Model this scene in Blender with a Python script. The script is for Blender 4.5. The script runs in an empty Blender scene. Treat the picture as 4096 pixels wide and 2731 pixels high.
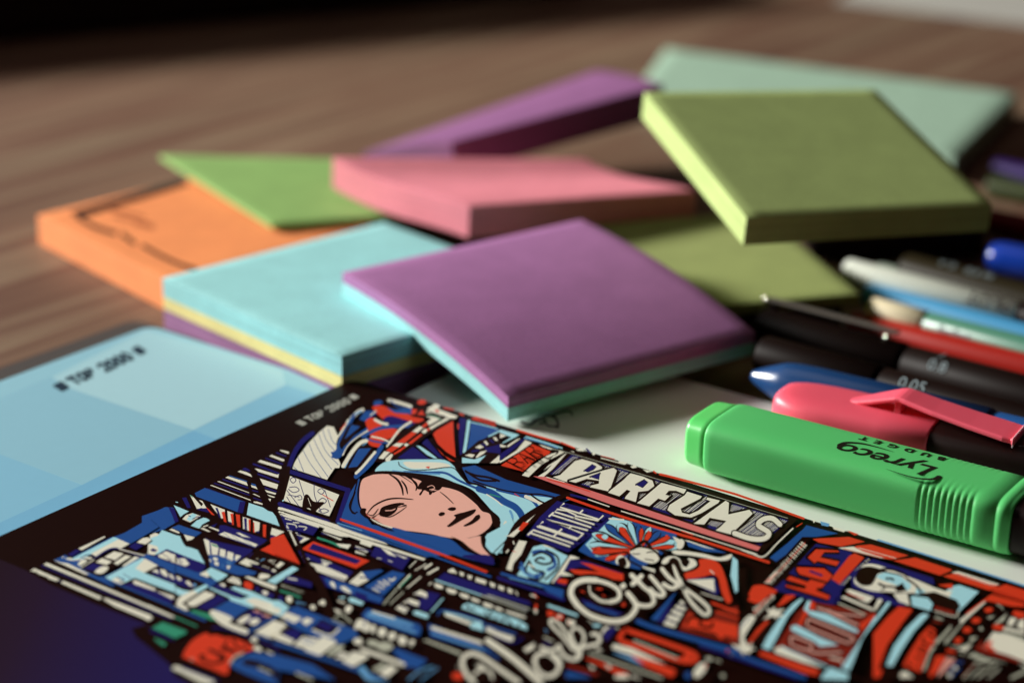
import bpy, bmesh, math, random
from mathutils import Vector, Matrix, geometry
import numpy as np
random.seed(4)
S = bpy.context.scene
COL = S.collection

# ---------------------------------------------------------------- camera, world, light, exposure
cam_d = bpy.data.cameras.new("camera"); cam = bpy.data.objects.new("camera", cam_d); COL.objects.link(cam)
S.camera = cam
cam_d.sensor_width = 36.0; cam_d.lens = 73.47; cam_d.clip_start = 0.01; cam_d.clip_end = 20
RX, UP, FW = Vector((0.999847695, 0.006211706, 0.016309543)), Vector((-0.017452406, 0.355868408, 0.934373100)), Vector((0.000000000, 0.934515431, -0.355922616))
cam.matrix_world = Matrix(((RX.x, UP.x, -FW.x, 0), (RX.y, UP.y, -FW.y, 0), (RX.z, UP.z, -FW.z, 0.200), (0, 0, 0, 1)))
cam_d.dof.use_dof = True
cam_d.dof.focus_distance = 0.449
cam_d.dof.aperture_fstop = FSTOP = 7.6
cam_d.dof.aperture_blades = 0

world = bpy.data.worlds.new("World"); S.world = world; world.use_nodes = True
bg = world.node_tree.nodes["Background"]
bg.inputs[0].default_value = (1.0, 0.5, 0.42, 1); bg.inputs[1].default_value = 0.02

def area(name, loc, target, size, size_y, power, color):
    d = bpy.data.lights.new(name, 'AREA'); d.shape = 'RECTANGLE'; d.size = size; d.size_y = size_y
    d.energy = power; d.color = color
    o = bpy.data.objects.new(name, d); COL.objects.link(o); o.location = loc
    o.rotation_euler = (Vector(target) - Vector(loc)).to_track_quat('-Z', 'Y').to_euler()
    return o
area("window_light", (-2.24, 1.57, 0.79), (0.0, 0.52, 0.0), 0.70, 0.34, 158.0, (1.0, 0.985, 0.93))
area("room_fill", (-0.7, 1.1, 1.8), (0.0, 0.5, 0.0), 1.3, 1.3, 1.9, (1.0, 0.93, 0.86))

S.view_settings.view_transform = 'Standard'; S.view_settings.look = 'None'
S.view_settings.gamma = 1.0; S.view_settings.use_curve_mapping = False
S.view_settings.exposure = 0.12

# ---------------------------------------------------------------- materials
def lin(c):
    c = c / 255.0
    return c / 12.92 if c <= 0.04045 else ((c + 0.055) / 1.055) ** 2.4
def rgb(r, g, b, k=1.0): return (min(1, lin(r) * k), min(1, lin(g) * k), min(1, lin(b) * k), 1)

def mat(name, color, rough=0.5, spec=0.5, noise=0.0, nscale=400, bump=0.0, coat=0.0, sss=0.0, metal=0.0, bscale=None):
    m = bpy.data.materials.new(name); m.use_nodes = True
    nt = m.node_tree; b = nt.nodes["Principled BSDF"]
    b.inputs["Base Color"].default_value = color; b.inputs["Roughness"].default_value = rough
    b.inputs["Specular IOR Level"].default_value = spec; b.inputs["Metallic"].default_value = metal
    b.inputs["Coat Weight"].default_value = coat; b.inputs["Coat Roughness"].default_value = 0.08
    if sss:
        b.inputs["Subsurface Weight"].default_value = sss
        b.inputs["Subsurface Radius"].default_value = (1, 1, 1); b.inputs["Subsurface Scale"].default_value = 0.003
    tc = nt.nodes.new("ShaderNodeTexCoord")
    if noise:
        n = nt.nodes.new("ShaderNodeTexNoise"); n.inputs["Scale"].default_value = nscale; n.inputs["Detail"].default_value = 5
        nt.links.new(tc.outputs["Object"], n.inputs["Vector"])
        mx = nt.nodes.new("ShaderNodeMix"); mx.data_type = 'RGBA'
        mx.inputs[6].default_value = tuple(c * (1 - noise) for c in color[:3]) + (1,)
        mx.inputs[7].default_value = tuple(min(1, c * (1 + noise)) for c in color[:3]) + (1,)
        nt.links.new(n.outputs["Fac"], mx.inputs[0]); nt.links.new(mx.outputs[2], b.inputs["Base Color"])
    if bump:
        n2 = nt.nodes.new("ShaderNodeTexNoise"); n2.inputs["Scale"].default_value = bscale or 900; n2.inputs["Detail"].default_value = 4
        nt.links.new(tc.outputs["Object"], n2.inputs["Vector"])
        bp = nt.nodes.new("ShaderNodeBump"); bp.inputs["Strength"].default_value = bump; bp.inputs["Distance"].default_value = 0.0004
        nt.links.new(n2.outputs["Fac"], bp.inputs["Height"]); nt.links.new(bp.outputs[0], b.inputs["Normal"])
    return m

def paper(name, c, k=1.25):
    """note paper: fibre mottling plus the fine sheet lines that show on a pad's cut edge"""
    color = rgb(*c, k)
    m = mat(name, color, rough=0.75, spec=0.25, noise=0.05, nscale=160)
    nt = m.node_tree; b = nt.nodes["Principled BSDF"]; L = nt.links
    tc = nt.nodes.new("ShaderNodeTexCoord"); at = nt.nodes.new("ShaderNodeAttribute"); at.attribute_name = "depth"
    mul = nt.nodes.new("ShaderNodeMath"); mul.operation = 'MULTIPLY'; mul.inputs[1].default_value = 3600
    L.new(at.outputs["Fac"], mul.inputs[0])
    sep = nt.nodes.new("ShaderNodeSeparateXYZ"); L.new(tc.outputs["Object"], sep.inputs[0])
    cmb = nt.nodes.new("ShaderNodeCombineXYZ"); L.new(mul.outputs[0], cmb.inputs[2])
    for k_ in (0, 1):
        sc = nt.nodes.new("ShaderNodeMath"); sc.operation = 'MULTIPLY'; sc.inputs[1].default_value = 12
        L.new(sep.outputs[k_], sc.inputs[0]); L.new(sc.outputs[0], cmb.inputs[k_])
    n = nt.nodes.new("ShaderNodeTexNoise"); n.inputs["Scale"].default_value = 1.0; n.inputs["Detail"].default_value = 3
    L.new(cmb.outputs[0], n.inputs["Vector"])
    fine = nt.nodes.new("ShaderNodeTexNoise"); fine.inputs["Scale"].default_value = 1100; fine.inputs["Detail"].default_value = 4
    L.new(tc.outputs["Object"], fine.inputs["Vector"])
    big = nt.nodes.new("ShaderNodeTexNoise"); big.inputs["Scale"].default_value = 90; big.inputs["Detail"].default_value = 5
    L.new(tc.outputs["Object"], big.inputs["Vector"])
    # sheet lines only where the depth changes (the cut edges): shade by deviation from the top sheet's value
    edge = nt.nodes.new("ShaderNodeMath"); edge.operation = 'GREATER_THAN'; edge.inputs[1].default_value = 0.00012
    L.new(at.outputs["Fac"], edge.inputs[0])
    mr = nt.nodes.new("ShaderNodeMapRange"); mr.inputs[1].default_value = 0.3; mr.inputs[2].default_value = 0.7; mr.inputs[3].default_value = 0.66; mr.inputs[4].default_value = 1.04
    L.new(n.outputs["Fac"], mr.inputs[0])
    em = nt.nodes.new("ShaderNodeMix"); em.data_type = 'FLOAT'; em.inputs[2].default_value = 1.0
    L.new(edge.outputs[0], em.inputs[0]); L.new(mr.outputs[0], em.inputs[3])
    fr_ = nt.nodes.new("ShaderNodeMapRange"); fr_.inputs[1].default_value = 0.3; fr_.inputs[2].default_value = 0.7; fr_.inputs[3].default_value = 0.93; fr_.inputs[4].default_value = 1.05
    L.new(fine.outputs["Fac"], fr_.inputs[0])
    br_ = nt.nodes.new("ShaderNodeMapRange"); br_.inputs[1].default_value = 0.3; br_.inputs[2].default_value = 0.7; br_.inputs[3].default_value = 0.94; br_.inputs[4].default_value = 1.05
    L.new(big.outputs["Fac"], br_.inputs[0])
    m1 = nt.nodes.new("ShaderNodeMath"); m1.operation = 'MULTIPLY'; L.new(em.outputs[0], m1.inputs[0]); L.new(fr_.outputs[0], m1.inputs[1])
    m2 = nt.nodes.new("ShaderNodeMath"); m2.operation = 'MULTIPLY'; L.new(m1.outputs[0], m2.inputs[0]); L.new(br_.outputs[0], m2.inputs[1])
    src = b.inputs["Base Color"].links[0].from_socket
    mx = nt.nodes.new("ShaderNodeMix"); mx.data_type = 'RGBA'; mx.blend_type = 'MULTIPLY'; mx.inputs[0].default_value = 1
    L.new(src, mx.inputs[6]); L.new(m2.outputs[0], mx.inputs[7]); L.new(mx.outputs[2], b.inputs["Base Color"])
    bp = nt.nodes.new("ShaderNodeBump"); bp.inputs["Strength"].default_value = 0.3; bp.inputs["Distance"].default_value = 0.00015
    L.new(fine.outputs["Fac"], bp.inputs["Height"]); L.new(bp.outputs[0], b.inputs["Normal"])
    return m

def wood_mat():
    m = bpy.data.materials.new("desk_wood"); m.use_nodes = True; nt = m.node_tree; L = nt.links
    b = nt.nodes["Principled BSDF"]; b.inputs["Roughness"].default_value = 0.55; b.inputs["Specular IOR Level"].default_value = 0.3
    tc = nt.nodes.new("ShaderNodeTexCoord")
    rot = nt.nodes.new("ShaderNodeMapping"); rot.inputs["Rotation"].default_value = (0, 0, -math.radians(52))
    L.new(tc.outputs["Object"], rot.inputs[0])
    def streak(sx, sy, detail, rough, dist=0.0):
        mp = nt.nodes.new("ShaderNodeMapping"); mp.inputs["Scale"].default_value = (sx, sy, 1)
        n = nt.nodes.new("ShaderNodeTexNoise"); n.inputs["Scale"].default_value = 1; n.inputs["Detail"].default_value = detail
        n.inputs["Roughness"].default_value = rough; n.inputs["Distortion"].default_value = dist
        L.new(rot.outputs[0], mp.inputs[0]); L.new(mp.outputs[0], n.inputs["Vector"]); return n
    a = streak(5, 95, 3, 0.6, 0.3); f = streak(14, 520, 4, 0.65); g = streak(2.0, 17, 2, 0.5)
    r1 = nt.nodes.new("ShaderNodeValToRGB"); L.new(a.outputs["Fac"], r1.inputs[0])
    e = r1.color_ramp.elements
    e[0].position = 0.34; e[0].color = rgb(100, 68, 54, 1.2); e[1].position = 0.66; e[1].color = rgb(133, 112, 90, 1.2)
    x = e.new(0.5); x.color = rgb(117, 90, 72, 1.2)
    mx = nt.nodes.new("ShaderNodeMix"); mx.data_type = 'RGBA'; mx.blend_type = 'MULTIPLY'; mx.inputs[0].default_value = 1
    r2 = nt.nodes.new("ShaderNodeMapRange"); r2.inputs[1].default_value = 0.3; r2.inputs[2].default_value = 0.7
    r2.inputs[3].default_value = 0.80; r2.inputs[4].default_value = 1.12
    L.new(f.outputs["Fac"], r2.inputs[0]); L.new(r1.outputs[0], mx.inputs[6]); L.new(r2.outputs[0], mx.inputs[7])
    mx2 = nt.nodes.new("ShaderNodeMix"); mx2.data_type = 'RGBA'; mx2.blend_type = 'MULTIPLY'; mx2.inputs[0].default_value = 1
    r3 = nt.nodes.new("ShaderNodeMapRange"); r3.inputs[1].default_value = 0.3; r3.inputs[2].default_value = 0.7
    r3.inputs[3].default_value = 0.84; r3.inputs[4].default_value = 1.14
    L.new(g.outputs["Fac"], r3.inputs[0]); L.new(mx.outputs[2], mx2.inputs[6]); L.new(r3.outputs[0], mx2.inputs[7])
    L.new(mx2.outputs[2], b.inputs["Base Color"])
    bp = nt.nodes.new("ShaderNodeBump"); bp.inputs["Strength"].default_value = 0.15; bp.inputs["Distance"].default_value = 0.0005
    L.new(f.outputs["Fac"], bp.inputs["Height"]); L.new(bp.outputs[0], b.inputs["Normal"])
    return m

INK = dict(W=(217, 214, 196), B=(26, 72, 138), N=(30, 26, 92), R=(203, 54, 26), C=(158, 208, 218), P=(224, 168, 152),
           O=(205, 106, 103), G=(46, 136, 106), K=(27, 8, 4), D=(96, 152, 196), S=(172, 174, 156), A=(196, 138, 126), Z=(120, 26, 12))
INKM = {}
for k, c in INK.items():
    INKM[k] = mat("print_ink_" + k.lower(), rgb(*c, 1.24), rough=0.42, spec=(0.06 if k in "KN" else 0.3), noise=0.03, nscale=700)
M = dict(
    black_card=mat("black_card", rgb(27, 6, 3, 1.0), 0.42, 0.06, noise=0.05),
    pages=mat("page_block", rgb(210, 205, 190), 0.8, 0.2, noise=0.08, nscale=900),
    blue_card=mat("blue_card", rgb(140, 188, 204, 1.2), 0.5, 0.3, noise=0.02, nscale=300),
    blue_dark=mat("blue_square_dark", rgb(124, 178, 203, 1.2), 0.5, 0.3, noise=0.02, nscale=300),
    blue_deep=mat("blue_square_deep", rgb(110, 168, 200, 1.2), 0.5, 0.3, noise=0.02, nscale=300),
    blue_mid=mat("blue_square_mid", rgb(134, 182, 200, 1.2), 0.5, 0.3, noise=0.02, nscale=300),
    blue_pale=mat("blue_square_pale", rgb(160, 200, 210, 1.2), 0.5, 0.3, noise=0.02, nscale=300),
    ink_teal=mat("teal_lettering", rgb(28, 52, 72), 0.5, 0.3),
    charcoal=mat("charcoal_card", rgb(78, 72, 70), 0.55, 0.3, noise=0.04),
    maroon=mat("maroon_card", rgb(50, 28, 27), 0.55, 0.3, noise=0.04),
    white_card=mat("white_card", rgb(212, 216, 207, 1.2), 0.45, 0.35, noise=0.015),
    dark_ink=mat("dark_lettering", rgb(40, 30, 32), 0.5, 0.3),
    green_pl=mat("green_plastic", rgb(84, 188, 106, 1.25), 0.5, 0.3, bump=0.05, bscale=2500, sss=0.25),
    green_pl2=mat("green_end_plastic", rgb(84, 190, 98, 1.25), 0.34, 0.45, sss=0.25),
    pink_pl=mat("pink_plastic", rgb(248, 88, 108, 1.2), 0.4, 0.4, sss=0.25),
    black_pl=mat("black_plastic", rgb(26, 10, 8), 0.4, 0.2),
    liner_pl=mat("satin_black_plastic", rgb(18, 7, 5), 0.5, 0.06, noise=0.05),
    steel=mat("steel_clip", rgb(112, 104, 98), 0.45, 0.4, metal=0.25),
    bright_steel=mat("polished_steel", rgb(225, 222, 205), 0.2, 0.6, metal=1.0),
    blue_pl=mat("blue_gloss_plastic", rgb(26, 72, 128, 0.9), 0.26, 0.9),
    red_pl=mat("red_plastic", rgb(158, 26, 16), 0.35, 0.4),
    cream_pl=mat("cream_plastic", rgb(222, 208, 176, 1.1), 0.4, 0.4),
    teal_pl=mat("green_tinted_plastic", rgb(70, 120, 100), 0.35, 0.4),
    sky_pl=mat("sky_blue_plastic", rgb(66, 138, 182, 1.1), 0.35, 0.4),
    white_pl=mat("white_plastic", rgb(236, 242, 228, 1.15), 0.35, 0.4),
    grey_pl=mat("frosted_grey_plastic", rgb(150, 165, 150), 0.4, 0.4),
    olive_pl=mat("dark_olive_plastic", rgb(36, 30, 16), 0.45, 0.08),
    royal_pl=mat("royal_blue_plastic", rgb(14, 52, 150, 1.2), 0.22, 0.5, coat=0.4),
    navy_pl=mat("navy_plastic", rgb(44, 24, 82), 0.45, 0.15),
    moss_pl=mat("moss_green_plastic", rgb(46, 54, 22), 0.45, 0.15),
    crimson_pl=mat("crimson_plastic", rgb(110, 8, 6), 0.45, 0.15),
    pale_ink=mat("pale_lettering", rgb(150, 165, 170), 0.5, 0.3),
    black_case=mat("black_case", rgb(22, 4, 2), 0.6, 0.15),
    pale_sheet=mat("pale_sheet", rgb(190, 188, 180), 0.6, 0.2, noise=0.03),
    brown_ink=mat("brown_lettering", rgb(56, 24, 14), 0.6, 0.2),
    wrap_band=mat("dark_brown_band", rgb(52, 22, 14), 0.6, 0.2),
    plum_p=paper("plum_note_paper", (160, 106, 156)), cyan_p=paper("cyan_note_paper", (148, 206, 208)), yellow_p=paper("yellow_note_paper", (226, 212, 142)),
    violet_p=paper("violet_note_paper", (150, 104, 146)), orange_p=paper("orange_note_paper", (238, 138, 82)),
    leaf_p=paper("leaf_green_note_paper", (134, 172, 98)), rose_p=paper("rose_note_paper", (255, 136, 150)),
    lime_p=paper("lime_note_paper", (172, 192, 120)), mint_p=paper("mint_note_paper", (152, 181, 160)),
    olive_p=paper("olive_note_paper", (146, 156, 96)), lilac_p=paper("lilac_note_paper", (122, 76, 118)),
)

# ---------------------------------------------------------------- object helpers
def link_mesh(name, me, parent=None):
    o = bpy.data.objects.new(name, me); COL.objects.link(o)
    if parent: o.parent = parent
    return o
def mesh_obj(name, verts, faces, mats, parent=None, midx=None, smooth=False):
    me = bpy.data.meshes.new(name); me.from_pydata([tuple(v) for v in verts], [], faces)
    for m in (mats if isinstance(mats, list) else [mats]): me.materials.append(m)
    if midx: me.polygons.foreach_set("material_index", midx)
    if smooth: me.polygons.foreach_set("use_smooth", [True] * len(me.polygons))
    me.update()
    return link_mesh(name, me, parent)
def from_bm(name, bm, mats, parent=None, smooth=False):
    bmesh.ops.recalc_face_normals(bm, faces=bm.faces[:])
    me = bpy.data.meshes.new(name); bm.to_mesh(me); bm.free()
    for m in (mats if isinstance(mats, list) else [mats]): me.materials.append(m)
    if smooth: me.polygons.foreach_set("use_smooth", [True] * len(me.polygons))
    return link_mesh(name, me, parent)
def root(name, loc, yaw, label, cat, group=None, pitch=0.0):
    o = bpy.data.objects.new(name, None); COL.objects.link(o); o.location = loc; o.rotation_euler = (0, pitch, yaw)
    o.empty_display_size = 0.01; o['label'] = label; o['category'] = cat
    if group: o['group'] = group
    return o
def tag(o, label=None, cat=None, group=None, kind=None):
    for k, v in (('label', label), ('category', cat), ('group', group), ('kind', kind)):
        if v: o[k] = v
    return o
mm = 0.001

def slab(name, m, parent, w, d, z0, z1, r=0.0025, bevel=0.0004):
    """rounded-corner card: corner at the origin, runs w along +x and d along +y"""
    bm = bmesh.new(); pts = []
    for cx, cy, a0 in ((w - r, r, -90), (w - r, d - r, 0), (r, d - r, 90), (r, r, 180)):
        for k in range(7):
            a = math.radians(a0 + k * 15); pts.append((cx + r * math.cos(a), cy + r * math.sin(a)))
    lo = [bm.verts.new((x, y, z0)) for x, y in pts]; hi = [bm.verts.new((x, y, z1)) for x, y in pts]
    bm.faces.new(lo[::-1]); bm.faces.new(hi); n = len(pts)
    for i in range(n): bm.faces.new((lo[i], lo[(i + 1) % n], hi[(i + 1) % n], hi[i]))
    if bevel:
        eds = [e for e in bm.edges if abs(e.verts[0].co.z - e.verts[1].co.z) < 1e-7]
        bmesh.ops.bevel(bm, geom=eds, offset=bevel, segments=2, affect='EDGES', profile=0.5)
    return from_bm(name, bm, m, parent)

# ---------------------------------------------------------------- flat printing: strokes and fills traced on the cover sheet
G = [[0.000119610686, 2.087812e-06, -0.247813245031], [7.431e-07, -4.2572148e-05, 0.991118736436], [1.951093e-06, -0.000111778032, -0.20730418146]]
def sheet(u, v, h):
    """tracing-sheet coordinates -> metres on a cover whose surface lies at height h"""
    X = G[0][0] * u + G[0][1] * v + G[0][2]; Y = G[1][0] * u + G[1][1] * v + G[1][2]; W = G[2][0] * u + G[2][1] * v + G[2][2]
    t = (h - 0.200) / W
    return (X * t, Y * t)

def spline(p, closed=False, seg=6):
    n = len(p)
    if n < 3: return [tuple(q) for q in p]
    out = []
    rng = range(n) if closed else range(n - 1)
    for i in rng:
        if closed: a, b, c, d = p[i - 1], p[i], p[(i + 1) % n], p[(i + 2) % n]
        else: a, b, c, d = p[max(i - 1, 0)], p[i], p[i + 1], p[min(i + 2, n - 1)]
        for k in range(seg):
            t = k / seg; t2 = t * t; t3 = t2 * t
            out.append(tuple(0.5 * (2 * b[j] + (c[j] - a[j]) * t + (2 * a[j] - 5 * b[j] + 4 * c[j] - d[j]) * t2 + (3 * b[j] - a[j] - 3 * c[j] + d[j]) * t3) for j in (0, 1)))
    if not closed: out.append(tuple(p[-1]))
    return out

class Print:
    def __init__(s, h, step=1.0e-6): s.h = h; s.step = step; s.v = []; s.f = []; s.m = []; s.n = 0; s.keys = []
    def key(s, k):
        if k not in s.keys: s.keys.append(k)
        return s.keys.index(k)
    def tri(s, pts, tris, k):
        b = len(s.v); z = s.h + s.step * (s.n + 2); s.n += 1
        for p in pts:
            x, y = sheet(p[0], p[1], s.h); s.v.append((x, y, z))
        ki = s.key(k)
        for t in tris:
            q = [pts[i] for i in t]
            A = sum(q[i][0] * q[(i + 1) % len(q)][1] - q[(i + 1) % len(q)][0] * q[i][1] for i in range(len(q)))
            if abs(A) < 1e-6: continue
            t = list(t) if A < 0 else list(t)[::-1]
            s.f.append([b + i for i in t]); s.m.append(ki)
    def fill(s, pts, k):
        tr = geometry.tessellate_polygon([[Vector((p[0], p[1], 0)) for p in pts]])
        s.tri(pts, tr, k)
    def stroke(s, pts, w, k, taper=False):
        q = [pts[0]]
        for p in pts[1:]:
            if math.hypot(p[0] - q[-1][0], p[1] - q[-1][1]) > 1e-3: q.append(p)
        if len(q) < 2: return
        n = len(q); P = []; T = []; w2 = w / 2
        for i in range(n):
            a = q[max(i - 1, 0)]; c = q[min(i + 1, n - 1)]
            dx, dy = c[0] - a[0], c[1] - a[1]; L = math.hypot(dx, dy) or 1
            t = i / (n - 1)
            ww = w2 * (0.25 + 0.75 * math.sin(math.pi * min(1, max(0, t))) ** 0.6) if taper else w2
            P += [(q[i][0] - dy / L * ww, q[i][1] + dx / L * ww), (q[i][0] + dy / L * ww, q[i][1] - dx / L * ww)]
        for i in range(n - 1): T.append((2 * i, 2 * i + 1, 2 * i + 3, 2 * i + 2))
        if not taper:
            for e, sg in ((0, -1), (n - 1, 1)):
                o = q[e]; a = q[1] if e == 0 else q[n - 2]
                d0 = math.atan2(o[1] - a[1], o[0] - a[0]); b = len(P); P.append(o)
                for k2 in range(7):
                    an = d0 - math.pi / 2 + math.pi * k2 / 6; P.append((o[0] + w2 * math.cos(an), o[1] + w2 * math.sin(an)))
                for k2 in range(6): T.append((b, b + 1 + k2, b + 2 + k2))
        s.tri(P, T, k)
    def run(s, text):
        ox = oy = 0.0; sc = 1.0
        for ln in text.strip().split('\n'):
            a = ln.split()
            if not a: continue
            if a[0].startswith('@'):
                ox, oy, sc = float(a[1]), float(a[2]), float(a[3]); continue
            op, k = a[0], a[1]
            if op in 'slhtop': w = float(a[2]) / sc; rest = a[3:]
            else: w = 0; rest = a[2:]
            if op == 'h': cnt = int(rest[0]); rest = rest[1:5]
            pts = []
            for c in rest:
                x, y = c.split(','); pts.append((ox + float(x) / sc, oy + float(y) / sc))
            if op == 'f': s.fill(pts, k)
            elif op == 'F': s.fill(spline(pts, True, 5), k)
            elif op == 's': s.stroke(spline(pts), w, k)
            elif op == 'l': s.stroke(pts, w, k)
            elif op == 't': s.stroke(spline(pts), w, k, True)
            elif op == 'o':
                s.stroke(pts + [pts[0], pts[1]], w * 2.5, 'K'); s.fill(pts, k)
            elif op == 'h':
                for i in range(cnt):
                    t = (i + 0.5 + random.uniform(-.2, .2)) / cnt
                    p = [tuple(pts[a0][j] + (pts[a0 + 1][j] - pts[a0][j]) * t for j in (0, 1)) for a0 in (0, 2)]
                    s.stroke(p, w * random.uniform(.75, 1.2), k)
            elif op == 'p':
                c0, c1 = pts; dx, dy = c1[0] - c0[0], c1[1] - c0[1]; L = math.hypot(dx, dy); nx, ny = -dy / L, dx / L
                def pet(wd):
                    return spline([c0, (c0[0] + dx * .45 + nx * wd * .3, c0[1] + dy * .45 + ny * wd * .3), (c0[0] + dx * .82 + nx * wd * .5, c0[1] + dy * .82 + ny * wd * .5), c1,
                                   (c0[0] + dx * .82 - nx * wd * .5, c0[1] + dy * .82 - ny * wd * .5), (c0[0] + dx * .45 - nx * wd * .3, c0[1] + dy * .45 - ny * wd * .3)], True, 5)
                s.fill(pet(w + 12 / sc), 'K'); s.fill(pet(w * .8), k)
    def text(s, string, quad, w, k):
        n = len(string); gap = 0.24
        for i, ch in enumerate(string):
            for pl in FONT.get(ch, []):
                q = []
                for (x, y) in pl:
                    u = (i + gap / 2 + x * (1 - gap)) / n; v = y
                    p = [(1 - u) * (1 - v) * quad[0][j] + u * (1 - v) * quad[1][j] + u * v * quad[2][j] + (1 - u) * v * quad[3][j] for j in (0, 1)]
                    q.append(tuple(p))
                s.stroke(q, w, k)
    def build(s, name, parent, table, local=True):
        o = mesh_obj(name, s.v, s.f, [table[k] for k in s.keys], parent, s.m)
        if parent and local: o.matrix_parent_inverse = parent.matrix_basis.inverted()
        return o
def arc(cx, cy, rx, ry, a0, a1, n=8):
    return [(cx + rx * math.cos(math.radians(a0 + (a1 - a0) * i / n)), cy + ry * math.sin(math.radians(a0 + (a1 - a0) * i / n))) for i in range(n + 1)]
FONT = {
 'T': [[(0, 1), (1, 1)], [(.5, 1), (.5, 0)]], 'H': [[(0, 0), (0, 1)], [(1, 0), (1, 1)], [(0, .5), (1, .5)]],
 'E': [[(1, 1), (0, 1), (0, 0), (1, 0)], [(0, .5), (.8, .5)]], 'A': [[(0, 0), (.5, 1), (1, 0)], [(.2, .38), (.8, .38)]],
 'R': [[(0, 0), (0, 1), (.7, 1), (1, .78), (.7, .52), (0, .5)], [(.55, .5), (1, 0)]], 'P': [[(0, 0), (0, 1), (.7, 1), (1, .75), (.7, .48), (0, .46)]],
 'O': [arc(.5, .5, .5, .5, 0, 360, 16)], 'I': [[(.5, 0), (.5, 1)]], 'L': [[(0, 1), (0, 0), (1, 0)]],
 '2': [[(0, .8), (.2, 1), (.8, 1), (1, .75), (.8, .5), (0, 0), (1, 0)]], '0': [arc(.5, .5, .45, .5, 0, 360, 14)],
 '=': [[(0, .1), (1, .1)], [(0, .37), (1, .37)], [(0, .63), (1, .63)], [(0, .9), (1, .9)]], ' ': [],
}

# ================================================================ the setting
desk = tag(mesh_obj("desk", [(-1.6, -0.4, 0), (1.6, -0.4, 0), (1.6, 2.2, 0), (-1.6, 2.2, 0)], [(0, 1, 2, 3)], wood_mat()), kind="structure")

# black case behind, upper left, and the pale sheet behind, upper right
def block(name, m, corners, z0, z1, parent=None, bevel=0.002):
    bm = bmesh.new(); lo = [bm.verts.new((x, y, z0)) for x, y in corners]; hi = [bm.verts.new((x, y, z1)) for x, y in corners]
    n = len(corners); bm.faces.new(lo[::-1]); bm.faces.new(hi)
    for i in range(n): bm.faces.new((lo[i], lo[(i + 1) % n], hi[(i + 1) % n], hi[i]))
    if bevel: bmesh.ops.bevel(bm, geom=bm.edges[:], offset=bevel, segments=3, affect='EDGES', profile=0.5)
    return from_bm(name, bm, m, parent)
bc = tag(block("black_case", M['black_case'], [(-0.70, 0.624), (0.03, 0.997), (-0.08, 1.21), (-0.81, 0.84)], 0.0005, 0.038, bevel=0.003),
         "large black out-of-focus case standing at the back left of the desk", "case")
ps = tag(block("paper_sheet", M['pale_sheet'], [(0.150, 0.982), (0.62, 0.716), (0.80, 1.03), (0.33, 1.30)], 0.0005, 0.0016, bevel=0),
         "pale grey sheet lying blurred at the back right corner of the desk", "sheet")

# ================================================================ notebooks
ANG1, ANG2 = math.radians(-125.4), math.radians(-36.2)
def notebook(name, corner, yaw, w, d, z0, z1, cover_m, label, page_in=0.0015):
    """corner = far corner; +x runs along the long edge (yaw), the card runs towards -y"""
    r = root(name, (corner[0], corner[1], 0), yaw, label, "notebook")
    def part(nm, m, a, b, inset, rr=0.003, bev=0.00025):
        o = slab(nm, m, r, w - 2 * inset, d - 2 * inset, a, b, rr, bev); o.location = (inset, -d + inset, 0); return o
    t = 0.0005
    part("front_cover", cover_m, z1 - t, z1, 0); part("back_cover", cover_m, z0, z0 + t, 0)
    part("page_block", M['pages'], z0 + t, z1 - t, page_in, 0.002, 0)
    return r

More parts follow.
